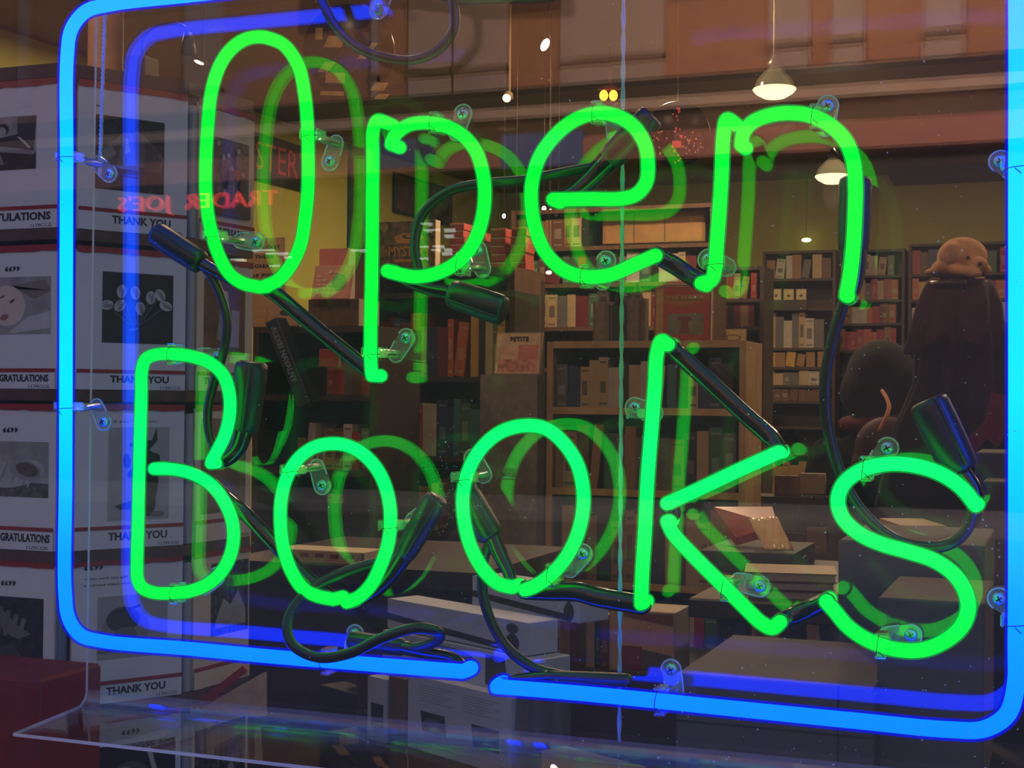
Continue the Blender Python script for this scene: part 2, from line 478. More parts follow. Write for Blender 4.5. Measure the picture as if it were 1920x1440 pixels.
blackout([(288,880,1.014),(330,880,1.022),(385,900,1.022),(422,930,1.022),(455,958),(520,1025),(570,1078),(626,1123,1.012)])

# rubber boots over the electrodes with their necks
def hw(px, u, v, y):   # half-width in photo pixels -> metres there
    return px / FPX * (-(C2W.transposed() @ (P(u, v, y) - EYE)).z)
def boot(a, b, w, neck, wn=15, y=1.024, name='electrode_boot'):
    m = MB()
    A = P(a[0], a[1], y); B = P(b[0], b[1], y)
    r = hw(w, a[0], a[1], y)
    pts = [A.lerp(B, t) for t in (0, 0.03, 0.1, 0.35, 0.6, 0.85, 0.97, 1.0)]
    m.tube(pts, [r*0.72, r*0.93, r, r, r*0.98, r*0.95, r*0.9, r*0.72], 0, 20, cap=False)
    # moulded seam rib along the boot
    d = (B - A).normalized(); side = Vector((0, -1, 0)); side = (side - d*side.dot(d)).normalized()
    off = side.cross(d).normalized() * r * 0.45
    m.tube([A.lerp(B, t) + side * r * 0.86 + off for t in (0.04, 0.5, 0.94)], r * 0.10, 0, 8)
    o = m.build(name, rubber, sign)
    rn = hw(wn, b[0], b[1], y)
    k = path([(b[0], b[1], y)] + neck, y, 6)
    n = MB(); n.tube(k, [rn * (1.0 - 0.35 * i / (len(k) - 1)) for i in range(len(k))], 0, 14)
    n.build('electrode_neck', blackpaint, sign)
    return o
boot((290,437),(378,494),24,[(410,512,1.02),(450,530,1.016),(484,538,1.010)],13)
boot((473,678),(456,808),31,[(445,840,1.022),(425,860,1.016),(398,869,1.010)],19)
boot((946,584),(845,549),29,[(800,540,1.02),(760,526,1.016),(727,508,1.01)],14)
boot((1224,216),(1140,302),27,[(1105,338,1.022),(1070,366,1.016),(1038,374,1.01)],22)
boot((1604,332),(1600,472),31,[(1600,505,1.02),(1597,535,1.015),(1588,556,1.01)],26)
boot((1738,750),(1803,884),38,[(1825,915,1.02),(1832,935,1.015),(1830,948,1.01)],17)
boot((822,932),(756,1042),24,[(728,1082,1.02),(695,1112,1.018),(652,1129,1.01)],19)
boot((866,915),(924,1008),27,[(940,1045,1.02),(955,1075,1.016),(962,1101,1.01)],16)
boot((655,1200),(758,1214),18,[(800,1224,1.022),(850,1234,1.018),(874,1257,1.008)],14)
boot((1184,1276),(1030,1268),13,[(1000,1270,1.022),(960,1276,1.018),(930,1287,1.008)],12)
boot((1040,-14),(860,-6),19,[(800,-18,1.02),(700,-30,1.016),(630,-37,1.008)],14)
def cable(px, w, y=1.022):
    m = MB(); k = path(px, y, 8); m.tube(k, hw(w, px[0][0], px[0][1], y), 0, 12)
    return m.build('cable', rubber, sign)
cable([(380,496),(407,538),(425,598),(420,655),(402,715),(390,768),(393,815),(410,848),(436,850)], 8.5)
cable([(798,540),(784,500),(778,455),(792,402),(840,360),(900,345),(980,338),(1060,323),(1120,312)], 9.5, 1.028)
cable([(1592,540),(1566,620),(1549,700),(1549,780),(1566,860),(1602,940),(1660,1000),(1720,1025),(1780,1020),(1815,988),(1829,930)], 11)
cable([(752,1046,1.024),(680,1062,1.02),(620,1084,1.012),(570,1116,1.0),(541,1160,0.988),(545,1204,0.980),(592,1232,0.978),(655,1225,0.978),(720,1195,0.980),(780,1178,0.985),(820,1184,0.995),(822,1199,1.01),(790,1213,1.02),(756,1216,1.024)], 10)
cable([(926,1000),(907,1050),(905,1110),(921,1165),(952,1215),(1000,1252),(1060,1268)], 10, 1.026)
cable([(590,-40),(622,40),(666,86),(720,108),(780,112),(826,90),(852,50),(848,0),(826,-40)], 9)

# glass supports: U-clip on the tube, post, oblong foot with a screw on the sheet
supp = [((583,252),(-0.35,-1),0,8), ((399,441),(1,-0.1),0,8), ((816,231),(0.35,1),0,0), ((866,496),(-0.3,1),0,0), ((699,661),(0.6,0.9),0,8),
        ((1120,212),(0.2,-0.9),0,0), ((1098,519),(0.15,0.9),0,0), ((1339,492),(-0.9,0.4),0,0), ((1530,219),(0.1,1),0,0), ((325,664),(1,-0.1),0,0),
        ((330,1112),(0.5,0.4),0,0), ((546,880),(0.35,-1),0,0), ((731,985),(0.6,0.4),0,0), ((868,895),(-0.6,0.8),0,0), ((1035,1078),(0.5,0.6),0,0),
        ((1362,1104),(1,-0.15),0,0), ((1625,878),(0.5,0.7),0,0), ((1652,1210),(0.9,0.1),0,0), ((125,293),(0.75,-0.55),1,0), ((123,762),(0.4,-0.7),1,0),
        ((1238,1315),(-0.2,1),1,0), ((1907,310),(-0.5,0.4),1,0), ((1907,1165),(-0.6,0.4),1,0), ((613,1240),(0.2,1),1,0), ((1198,775),(-1,0.25),0,0), ((680,-42),(-0.3,-0.6),1,0)]
FS = Fr((0, YP - 0.0018, 0), (1, 0, 0))
for (uv, dr, blue, _) in supp:
    t = P(uv[0], uv[1], YT); rt = RB if blue else RG
    d = Vector((dr[0], 0, dr[1])).normalized()
    s = MB()
    yb = YP - 0.003
    # U-clip round the back of the tube
    ax = Vector((0, 1, 0))
    s.lathe([(0.0035, 0.0), (0.0035, 0.0), (0.0032, yb - YT - rt)], Matrix.Translation((t.x, YT + rt, t.z)) @ Matrix.Rotation(-math.pi/2, 4, 'X'), 1, 14)
    for sgn in (-1, 1):
        e = d if abs(d.x) > abs(d.z) else d
        q = Vector((t.x, 0, t.z))
        hx, hz = (rt + 0.0016, 0.004) if uv in ((583,252),(399,441),(699,661),(1339,492),(731,985),(868,895),(125,293),(123,762),(1907,310),(1907,1165),(546,880),(1198,775)) else (0.004, rt + 0.0016)
        if hx > hz: s.box((t.x + sgn*hx - 0.0011, YT - 0.004, t.z - hz), (t.x + sgn*hx + 0.0011, YT + rt + 0.004, t.z + hz), 0, None, 0.0008)
        else: s.box((t.x - hx, YT - 0.004, t.z + sgn*hz - 0.0011), (t.x + hx, YT + rt + 0.004, t.z + sgn*hz + 0.0011), 0, None, 0.0008)
    s.m[-1] = s.m[-1]
    hx2, hz2 = (rt + 0.002, 0.004) if hx > hz else (0.004, rt + 0.002)
    s.box((t.x - hx2, YT + rt + 0.0005, t.z - hz2), (t.x + hx2, YT + rt + 0.0035, t.z + hz2), 0, None, 0.0008)
    # oblong foot
    c0 = Vector((t.x, 0, t.z)); c1 = c0 + d * 0.0155
    poly = []
    perp = Vector((-d.z, 0, d.x))
    for k in range(13):
        a = math.pi * k / 12
        poly.append(c1 + perp * (0.0075 * math.cos(a)) + d * (0.0075 * math.sin(a)))
    for k in range(13):
        a = math.pi * k / 12
        poly.append(c0 - perp * (0.0065 * math.cos(a)) - d * (0.0065 * math.sin(a)))
    Mx = Matrix(((1,0,0,0),(0,0,-1,yb),(0,1,0,0),(0,0,0,1)))
    s.prism([(q.x, q.z) for q in poly], Mx, 0, 0.0024, 0)
    # raised rim of the foot
    s.tube(catmull([q + Vector((0, yb - 0.0026, 0)) for q in poly], 2, True), 0.0007, 1, 6)
    so = s.build('tube_support', [support_m, frost_m], sign)
    k = MB()
    Ms = Matrix.Translation((c1.x, yb - 0.0024, c1.z)) @ Matrix.Rotation(math.pi/2, 4, 'X')
    k.lathe([(0.0046, 0), (0.0046, 0.0006), (0.0036, 0.0018), (0.0016, 0.0023)], Ms, 0, 16)
    for r_ in (0, math.pi/2):
        k.box((-0.0024, -0.00045, 0.0020), (0.0024, 0.00045, 0.0027), 1, Ms @ Matrix.Rotation(r_ + 0.5, 4, 'Z'))
    k.build('screw', [screw_m, blackpaint], so)
    # thin binding wire
    if uv != (1198, 775):
        wv = MB()
        horiz = hx > hz
        ring = []
        for i in range(15):
            a = 2 * math.pi * i / 14
            if horiz: ring.append(Vector((t.x + (rt+0.0009)*math.cos(a), YT + (rt+0.0009)*math.sin(a), t.z - 0.0035 - 0.0022*math.cos(a*0.5))))
            else: ring.append(Vector((t.x - 0.0035 - 0.0022*math.cos(a*0.5), YT + (rt+0.0009)*math.sin(a), t.z + (rt+0.0009)*math.cos(a))))
        wv.tube(ring, 0.00035, 0, 6)
        wv.tube([Vector((t.x - 0.001, YT - rt - 0.001, t.z - 0.003)), Vector((t.x + 0.0028, YT - rt - 0.0013, t.z - 0.0065))], 0.00035, 0, 6)
        wv.build('tie_wire', wire_m, so)

# the acrylic sheet: upright, bent forward into a foot
zbend = P(165, 1322, YP).z; zfront = P(42, 1378, 0.953).z
xl = P(176, 700, YP).x; xr = P(1965, 700, YP).x; xlb = P(165, 1300, YP).x
prof = [(YP, 2.12), (YP, zbend + 0.014)]
for k in range(1, 7):
    a = math.pi/2 * k/6
    prof.append((YP - 0.014 + 0.014*math.cos(a), zbend + 0.014 - 0.014*math.sin(a)))
prof.append((0.953, zfront))
th = 0.0028
pm = MB(); nP = len(prof)
nrm = []
for i in range(nP):
    a = Vector(prof[max(i-1,0)]); b = Vector(prof[min(i+1,nP-1)]); t = (b-a).normalized(); nrm.append(Vector((-t.y, t.x)))
tilt = math.radians(0.13)
def px_(x, y, z): return Vector((x, y + (x - 0.0) * math.tan(tilt), z))
vs = []
for side in (-1, 1):
    for i, (y, z) in enumerate(prof):
        n2 = nrm[i] * (th/2*side)
        for x in (xl if i == 0 else xlb, xr):
            vs.append(px_(x, y + n2.x, z + n2.y))
fs = []; A = lambda s, i, j: (s*nP + i)*2 + j
for i in range(nP-1):
    fs.append([A(0,i,0), A(0,i,1), A(0,i+1,1), A(0,i+1,0)])
    fs.append([A(1,i,0), A(1,i+1,0), A(1,i+1,1), A(1,i,1)])
pm.add(vs, fs, 0)
for q_ in range(2, 14): pm.m[q_] = 2  # milkier bend faces paint in the highlight along the curve
ef = []
for i in range(nP-1):
    for j in (0, 1): ef.append([A(0,i,j), A(0,i+1,j), A(1,i+1,j), A(1,i,j)])
ef.append([A(0,0,0), A(1,0,0), A(1,0,1), A(0,0,1)]); ef.append([A(0,nP-1,0), A(0,nP-1,1), A(1,nP-1,1), A(1,nP-1,0)])
pm.add(vs, ef, 1)
pm.build('acrylic_panel', [acryl, acryl_edge, clear('acrylic_bend_highlight', 1.5, (0.9, 0.95, 0.97), milk=0.09, milkcol=(0.75, 0.85, 0.95), gain=2.0)], sign)

# twisted hanging cords behind the sheet
cordm = M_('pale_cord', (176, 206, 214), 0.4, var=0.05)
for (u0, v0, u1, v1, lb) in ((1167,-60,1161,1388,'clear twisted hanging cord behind the letter e'), (199,-60,187,330,'clear twisted hanging cord near the left edge of the sign')):
    a = P(u0, v0, YP + 0.012); b = P(u1, v1, YP + 0.012)
    m = MB()
    if v1 > 1000: a, b = Vector((a.x, a.y, a.z + 0.4)), b
    N = 160
    for ph in (0, math.pi):
        pts = []
        for i in range(N + 1):
            t = i / N
            p = a.lerp(b, t); an = t * 150 + ph
            pts.append(p + Vector((math.cos(an), math.sin(an), 0)) * 0.0008)
        m.tube(pts, 0.0011, 0, 6)
    o = m.build('hanging_cord', cordm, sign, lb)

# the shop window pane and the dust on it
m = MB(); m.box((-2.9, YW - 0.003, 0.45), (1.6, YW + 0.003, CEIL - 0.12), 0)
struct(m.build('window_1', glass_win))
dust_m = clear('dust_flecks', 1.3, (0.6, 0.8, 0.8), milk=0.8, milkcol=(0.8, 0.9, 1.0))
m = MB(); rd = random.Random(5)
def fleck(u, v, s):
    p = P(u, v, YW + 0.0035); r = s / FPX * 1.0
    m.ell(p, (r, r*0.3, r * rd.uniform(0.8, 1.4)), 0, None, 6, 4)
for i in range(330):
    u = 1920 - abs(rd.gauss(0, 1)) * 620; v = 1440 * rd.random() ** 0.55
    if u > 0: fleck(u, v, rd.choice([0.6, 0.7, 0.9, 1.1, 1.5]))
for i in range(170): fleck(rd.gauss(855, 42), rd.gauss(925, 55), rd.uniform(0.5, 1.0))
for i in range(120): fleck(rd.uniform(100, 1900), rd.uniform(0, 1440), rd.uniform(0.5, 1.3))
o = m.build('dust', dust_m); tag(o, 'pale dust flecks and dried spots on the shop window pane', 'dust', kind='stuff')

# ------------------------------------------------------------------ the shop: shell
ceil_m = M_('ceiling_paint', (104, 88, 66), 0.8, var=0.1, scale=1.5)
wall_m = M_('olive_wall_paint', (178, 174, 84), 0.8, var=0.07, scale=2.0)
cream_m = M_('cream_wall_paint', (176, 158, 110), 0.8, var=0.07, scale=2.0)
floor_m = M_('wood_floor', (66, 48, 38), 0.5, var=0.25, scale=6.0, stretch=(1, 8, 1))
darkwood = M_('dark_wood', (58, 42, 36), 0.5, var=0.25, scale=18, stretch=(1, 1, 6))
midwood = M_('brown_wood', (92, 66, 50), 0.5, var=0.25, scale=18, stretch=(6, 1, 1))
litwood = M_('light_oak', (170, 138, 100), 0.5, var=0.18, scale=18)
black_m = M_('black_matt', (24, 24, 27), 0.6)
p0 = Pz(850, 332, CEIL)
aw = math.atan2(2158 - 960, FPX) - math.atan2(1040, FPX)
LW = Fr((p0.x, p0.y, 0), (math.sin(aw), math.cos(aw), 0))       # left wall, b = height
BY = p0.y + 0.9
lw0 = LW.hit(-120, 700)[0]; 
m = MB(); m.fbox(LW, -p0.y - 1.2, 0, 0.9, CEIL, -0.12, 0); struct(m.build('wall_left', [wall_m]))
m = MB(); m.box((-8.0, BY, 0), (4.2, BY + 0.12, CEIL)); struct(m.build('wall_back', [wall_m]))
m = MB(); m.box((3.2, YW, 0), (3.3, BY, CEIL)); struct(m.build('wall_right', [cream_m]))
m = MB(); m.box((-8.0, YW + 0.02, CEIL), (4.2, BY + 0.2, CEIL + 0.1)); struct(m.build('ceiling', [ceil_m]))
m = MB(); m.box((-8.0, YW, -0.05), (4.2, BY + 0.2, 0)); struct(m.build('floor', [floor_m]))
# shop front around the pane
m = MB()
m.box((-3.0, YW - 0.06, 0), (1.7, YW + 0.10, 0.45)); m.box((-3.0, YW - 0.06, CEIL - 0.12), (1.7, YW + 0.10, CEIL + 0.1))
m.box((-3.0, YW - 0.06, 0.45), (-2.9, YW + 0.06, CEIL - 0.12)); m.box((1.6, YW - 0.06, 0.45), (1.7, YW + 0.06, CEIL - 0.12))
m.box((-6.0, YW - 0.06, 0), (-3.0, YW + 0.10, CEIL + 0.1)); m.box((1.7, YW - 0.06, 0), (4.2, YW + 0.10, CEIL + 0.1))
struct(m.build('wall_front', [darkwood]))
# window display floor
m = MB(); m.box((-2.9, YW + 0.10, 0.40), (1.6, 1.32, 0.45)); struct(m.build('trim_1', [darkwood]))
# dark soffit across the back of the room and ceiling beams
m = MB()
a = P(1610, 272, BY - 0.35); b = P(1890, 320, BY - 0.35)
m.box((-1.2, BY - 0.35, b.z - 0.02), (3.2, BY - 0.002, CEIL - 0.002)); struct(m.build('trim_2', [M_('soffit_brown', (46, 42, 34), 0.7)]))
beam_m = M_('beam_brown', (58, 46, 36), 0.7, var=0.1)
for i, y in enumerate((3.4, 5.0, 7.0)):
    m = MB(); m.box((-3.9, y, CEIL - 0.07), (3.2, y + 0.16, CEIL - 0.001)); struct(m.build('trim_%d' % (i + 3), [beam_m]))

# tan post behind the card rack
po = P(198, 100, 3.6)
m = MB(); m.lathe([(0.052, 0.0), (0.052, CEIL)], Matrix.Translation((po.x, po.y, 0)), 0, 20)
tag(m.build('column', [M_('tan_plaster', (112, 78, 64), 0.7, var=0.3, scale=9)]), 'tan round column rising to the ceiling behind the card rack', 'column')

# boards lettered in red on the left wall
def lettered(a, b, c, d, body, label, y0, y1, bold=-0.008):
    a0, b1 = LW.hit(*a); a1, _ = LW.hit(*b); _, b0 = LW.hit(*c)
    t = thing('section_sign', label, 'sign', LW.pt((a0+a1)/2, b0, 0.01))
    m = MB(); m.fbox(LW, a0, b0, a1, b1, 0.004, 0.03, 0, 0.003); m.build('board', [black_m], t)
    m = MB(); m.text(body, LW, a0 + (a1-a0)*0.06, b0 + (b1-b0)*y0, a1 - (a1-a0)*0.04, b0 + (b1-b0)*y1, 0.0305, 0.003, bold=bold); m.build('lettering', [M_('red_lettering', (190, 52, 44), 0.5)], t)
lettered((405, 227), (578, 280), (485, 339), None, 'MYSTERY', 'black wall sign with the red word MYSTERY', 0.22, 0.82)
a0, b1 = LW.hit(735, 322); a1, _ = LW.hit(842, 355); _, b0 = LW.hit(735, 398)
t = thing('framed_poster', 'dark poster with brown smudged pattern on the olive wall, right of the lettered sign', 'poster', LW.pt(a0, b0, 0.01))
m = MB(); m.fbox(LW, a0, b0, a1, b1, 0.004, 0.03, 0, 0.003); m.build('board', [black_m], t)
m = MB(); m.fbox(LW, a0+0.02, b0+0.02, a1-0.02, b1-0.02, 0.03, 0.032, 0); m.build('print', [M_('smudged_print', (84, 56, 48), 0.6, var=0.7, scale=14)], t)

# ------------------------------------------------------------------ lamps in view
glow_w = emit('warm_lamp_glow', (1.0, 0.72, 0.38), 5.0)
glow_h = emit('hot_lamp_glow', (1.0, 0.85, 0.6), 12.0)
opal = emit('opal_bowl_glow', (1.0, 0.74, 0.36), 2.4)
brass = M_('dark_brass', (70, 62, 52), 0.35, metal=0.7)
lampglass = clear('lamp_glass', 1.5, (0.8, 0.78, 0.74), milk=0.04, milkcol=(0.9, 0.8, 0.65), gain=2)
def pendant(u, v, wpx, y, label):
    c = P(u, v, y); r = wpx / 2 / FPX * y * 0.95
    t = thing('pendant_lamp', label, 'lamp', (c.x, c.y, c.z))
    Mx = Matrix.Translation(c)
    m = MB(); m.lathe([(0.0, -r*0.42), (r*0.5, -r*0.38), (r*0.85, -r*0.18), (r, 0.0), (r*0.97, r*0.05)][::1], Mx, 0, 28, close=False); m.build('opal_bowl', [opal], t)
    m = MB(); m.lathe([(r*0.97, r*0.05), (r*0.86, r*0.42), (r*0.55, r*0.78), (r*0.28, r*1.0)], Mx, 0, 28, close=False); m.build('glass_shade', [lampglass], t)
    m = MB(); m.lathe([(r*0.3, r*0.98), (r*0.34, r*1.2), (r*0.16, r*1.45), (0.006, r*1.6)], Mx, 0, 20); m.build('fitter', [brass], t)
    m = MB(); m.lathe([(0.006, r*1.6), (0.006, CEIL - c.z - 0.02)], Mx, 0, 8); m.build('stem', [M_('lamp_stem', (150, 130, 110), 0.5)], t)
    m = MB(); m.lathe([(0.02, CEIL - c.z - 0.05), (0.05, CEIL - c.z - 0.001)], Mx, 0, 16); m.build('ceiling_rose', [brass], t)
    lamp('pendant_light', 'POINT', (c.x, c.y, c.z - r*0.9), 9, WARM, 0.06)
pendant(1452, 168, 86, 5.6, 'nearer schoolhouse pendant lamp with a lit opal bowl on a long stem')
pendant(1562, 331, 70, 8.2, 'farther schoolhouse pendant lamp with a lit opal bowl, partly behind the letter n')
def spot(u, v, y, rx, rz, mat, label, rot=0.0, can=True):
    c = P(u, v, y); k = y / FPX
    t = thing('spot_lamp', label, 'lamp', (c.x, c.y, c.z))
    R = Matrix.Rotation(rot, 3, 'Y')
    m = MB(); m.ell(c, (rx*k, rx*k*0.5, rz*k), 0, R, 16, 10); m.build('bulb', [mat], t)
    if can:
        m = MB(); top = c + Vector((0, 0.03, rz*k*0.7))
        m.tube([top, Vector((top.x, top.y, CEIL - 0.01))], 0.006, 0, 8)
        m.lathe([(rx*k*1.2, -rz*k*0.1), (rx*k*1.0, rz*k*1.5), (rx*k*0.3, rz*k*2.0)], Matrix.Translation((c.x, c.y + rx*k*0.9, c.z)), 0, 16)
        m.build('housing', [ceil_m], t)
    else:
        m = MB(); m.tube([c + Vector((0, 0, rz*k*0.8)), Vector((c.x, c.y, CEIL - 0.001))], 0.0015, 0, 6); m.build('hanging_wire', [brass], t)
spot(1022, 84, 4.4, 8, 13, glow_h, 'bright oval ceiling spot lamp above the letter e', 0.5)
spot(950, 184, 5.6, 9, 8, glow_w, 'dim round ceiling spot lamp left above the letter e', 0.6)
spot(1512, 450, BY - 0.1, 9, 4, emit('pale_lamp_glow', (1.0, 1.0, 0.45), 4.0), 'small pale lamp low on the olive back wall', 0, False)
spot(373, 117, 4.6, 13, 3.5, glow_w, 'slim bar spot lamp on the ceiling left of the capital O', 0.42)
for (u, v, s) in ((1020, 391, 4.5), (1032, 396, 4), (1047, 397, 3), (945, 405, 4), (1029, 511, 6), (967, 528, 3)):
    spot(u, v, 6.4 if v < 450 else 5.9, s, s * (0.6 if v > 500 else 1.1), glow_h, {1020:'leftmost tiny bright bulb under the bar of the letter e', 1032:'middle tiny bright bulb under the bar of the letter e', 1047:'rightmost tiny bright bulb under the bar of the letter e', 945:'small bulb glowing between the letters p and e', 1029:'small flat lamp over the centre shelves', 967:'tiny lamp left of the flat lamp over the centre shelves'}[u], 0, False)
# amber lantern
c = P(1142, 180, 6.6); t = thing('amber_lantern', 'small amber glowing twin lantern hanging above the letter e', 'lantern', tuple(c))
m = MB(); am = emit('amber_glow', (1.0, 0.34, 0.03), 4.5)
for du in (-10, 8):
    q = P(1142 + du, 179, 6.6); m.ell(q, (0.021, 0.02, 0.026), 0)
m.build('flame_bulb', [am], t)
m = MB(); m.lathe([(0.02, -0.05), (0.045, -0.035), (0.03, -0.03)], Matrix.Translation(c), 0, 16)
m.lathe([(0.06, 0.03), (0.03, 0.05), (0.006, 0.06), (0.006, CEIL - c.z)], Matrix.Translation(c), 0, 16); m.build('cage', [M_('rust_iron', (110, 50, 28), 0.5)], t)
# gooseneck lamp
m = MB(); gm = M_('gooseneck_black', (30, 28, 26), 0.4)
zrow_top = lambda: P(50, 124, 1.55).z + 0.0025
t = thing('gooseneck_lamp', 'thin dark gooseneck lamp curving above the card rack', 'lamp', tuple(P(268, 130, 1.8)))
m.tube(path([(268,128),(267,105),(270,70),(290,50),(320,44),(345,50),(352,60)], 1.8), 0.0026, 0, 8); m.build('arm', [gm], t)
m = MB(); m.lathe([(0.007, 0), (0.012, -0.03), (0.010, -0.034)], Matrix.Translation(P(353, 62, 1.8)), 0, 14); m.build('lamp_head', [gm], t)
m = MB(); q = P(266, 124, 1.8); m.box((q.x - 0.018, 1.78, zrow_top()), (q.x + 0.018, 1.82, q.z + 0.012), 0, None, 0.003); m.build('clamp', [gm], t)

# hanging discs
def disc(u, v, rpx, y, label, drawer):
    c = P(u, v, y); r = rpx / FPX * y * 0.96
    t = thing('hanging_disc', label, 'ornament', tuple(c))
    d = (EYE - c).normalized()
    Mx = Matrix.Translation(c) @ d.to_track_quat('Z', 'Y').to_matrix().to_4x4()
    m = MB(); m.lathe([(r*0.96, -0.02), (r, -0.012), (r, 0.0), (r*0.97, 0.004)], Mx, 0, 48); m.build('disc', [M_('dark_disc', (26, 26, 32), 0.25)], t)
    drawer(t, Mx, r)
    m = MB(); tp = c + Vector((0, 0, r*0.98)); m.tube([tp, Vector((c.x, c.y, CEIL - 0.002))], 0.0015, 0, 6); m.build('hanging_wire', [brass], t)
tanm = M_('tan_wood_strip', (246, 196, 128), 0.5)
def bars(t, Mx, r):
    r *= 1.12
    def bar(x0, x1, y0, y1, sk=0.0):
        m = MB(); m.prism([(x0*r, y0*r), (x1*r, y0*r), ((x1+sk)*r, y1*r), ((x0+sk)*r, y1*r)], Mx, 0.004, 0.012); m.build('tan_bar', [tanm], t)
    bar(-0.50, -0.16, 0.06, 0.28, 0.10); bar(-0.66, -0.52, 0.20, 0.42); bar(0.16, 0.32, -0.14, 0.06, 0.12); bar(0.34, 0.46, 0.04, 0.18, 0.1)
    bar(-0.46, -0.08, -0.62, -0.42, 0.0); bar(0.42, 0.68, -0.74, -0.58, 0.1); bar(-0.56, -0.1, -0.86, -0.78); bar(0.5, 0.72, -0.9, -0.8, 0.08)
    bar(-0.62, -0.42, -0.42, -0.22, 0.16)
    for (x0, y0, x1, y1) in ((-0.3, -0.25, 0.72, 0.85), (0.0, -0.42, 0.86, 0.42), (-0.6, -0.55, 0.3, 0.5)):
        m = MB(); a = Vector((x0*r, y0*r, 0.010)); b = Vector((x1*r, y1*r, 0.010))
        m.tube([Mx @ a, Mx @ b], 0.0016, 0, 6); m.build('diagonal_rib', [M_('rib_brown', (96, 70, 52), 0.5)], t)
disc(655, 96, 100, 4.3, 'dark round hanging disc with tan bars right of the capital O', bars)
def glints(t, Mx, r):  # glowing spots stand in for lights mirrored in the disc
    reds = emit('red_glint_glow', (1.0, 0.10, 0.07), 0.55); amb = emit('amber_glint_glow', (1.0, 0.36, 0.12), 0.40)
    m = MB(); m.box((-0.98*r*0.75, 0.16*r, 0.004), (0.98*r*0.75, 0.22*r, 0.008), 0, Mx); m.build('cross_bar', [M_('rib_brown', (96, 70, 52), 0.5)], t)
    m = MB(); m.box((-0.72*r, -0.66*r, 0.004), (0.72*r, 0.14*r, 0.006), 0, Mx); m.build('face_panel', [M_('brown_glint_panel', (120, 62, 46), 0.5, var=0.6, scale=60)], t)
    rb = random.Random(3)
    for i in range(26):
        m = MB(); m.ell(Mx @ Vector((rb.uniform(-0.14, 0.14)*r, rb.uniform(-0.9, 0.9)*r, 0.012)), (0.0035,)*3, 0, None, 6, 4); m.build('red_glint', [reds], t)
    for i in range(34):
        m = MB(); m.ell(Mx @ Vector((rb.choice([rb.gauss(-0.55, 0.12), rb.gauss(0.4, 0.2)])*r, rb.uniform(-0.6, 0.1)*r, 0.010)), (0.003,)*3, 0, None, 6, 4); m.build('amber_glint', [amb], t)
    m = MB(); m.box((-0.16*r, -0.40*r, 0.006), (0.12*r, -0.2*r, 0.011), 0, Mx); m.build('red_glint_patch', [reds], t)
disc(1270, 252, 66, 5.2, 'dark round hanging mirror disc with glowing red and amber glints between e and n', glints)

# projecting panels on the left side, right of the sign board (blue-edged vertical banner)
q0 = P(652, 270, 5.4); q1 = P(700, 270, 5.4); q2 = P(652, 640, 5.4)
t = thing('hanging_banner', 'narrow reddish banner with a blue edge left of the letter p', 'banner', (q0.x, 5.415, q2.z))
m = MB(); m.box((q0.x, 5.4, q2.z), (q0.x + 0.016, 5.43, q0.z)); m.build('blue_edge', [M_('navy_cloth', (52, 56, 130), 0.7)], t)
m = MB(); m.box((q0.x + 0.016, 5.4, q2.z), (q1.x, 5.43, q0.z)); m.build('cloth', [M_('mauve_cloth', (150, 84, 84), 0.8, var=0.4, scale=12)], t)
m = MB(); m.tube([Vector((q0.x + 0.04, 5.415, q0.z - 0.01)), Vector((q0.x + 0.04, 5.415, CEIL - 0.001))], 0.002, 0, 6); m.build('hanging_wire', [brass], t)

# ------------------------------------------------------------------ printed pictures
def tone(g, tint=(1, 1, 1)):
    return M_('ink_%d' % g, tuple(min(255, int(g*t)) for t in tint), 0.55, var=0.08, scale=60)
class Pic:
    """a printed picture: flat inked shapes in 0..1 coordinates on a frame"""
    def __init__(s, fr, a0, b0, a1, b1, c):
        s.fr = fr; s.r = (a0, b0, a1, b1); s.c = c; s.m = MB(); s.mats = []
        s.k = 0; s.M = fr.M()
    def mi(s, m):
        if m not in s.mats: s.mats.append(m)
        return s.mats.index(m)
    def poly(s, pts, m, wrap=True):
        a0, b0, a1, b1 = s.r
        s.k += 1
        z = s.c + 0.00012 * s.k
        q = [s.M @ Vector((a0 + (a1-a0)*min(1, max(0, x)), b0 + (b1-b0)*min(1, max(0, y)), z)) for x, y in pts]
        s.m.add(q, [list(range(len(q)))], s.mi(m))
        return s
    def e(s, cx, cy, rx, ry, m, rot=0.0):
        asp = (s.r[2]-s.r[0]) / (s.r[3]-s.r[1])
        pts = []
        for i in range(22):
            t = 2*math.pi*i/22; x = rx*math.cos(t); y = ry*math.sin(t)
            pts.append((cx + (x*math.cos(rot) - y*math.sin(rot)), cy + (x*math.sin(rot) + y*math.cos(rot))*1.0))
        return s.poly(pts, m)
    def line(s, pts, w_, m):
        for (x0, y0), (x1, y1) in zip(pts, pts[1:]):
            L = math.hypot(x1-x0, y1-y0) or 1; nx, ny = -(y1-y0)/L*w_/2, (x1-x0)/L*w_/2
            s.poly([(x0+nx, y0+ny), (x0-nx, y0-ny), (x1-nx, y1-ny), (x1+nx, y1+ny)], m)
        return s
    def bg(s, m): return s.poly([(0,0),(1,0),(1,1),(0,1)], m)
    def done(s, name, parent, label=None): return s.m.build(name, s.mats, parent, label)
G = lambda g: tone(g)
noisy = M_('photo_grain', (70, 70, 72), 0.55, var=0.98, scale=150)
noisyd = M_('dark_photo_grain', (36, 36, 38), 0.55, var=0.95, scale=110)
noisyl = M_('pale_photo_grain', (150, 150, 150), 0.55, var=0.3, scale=30)
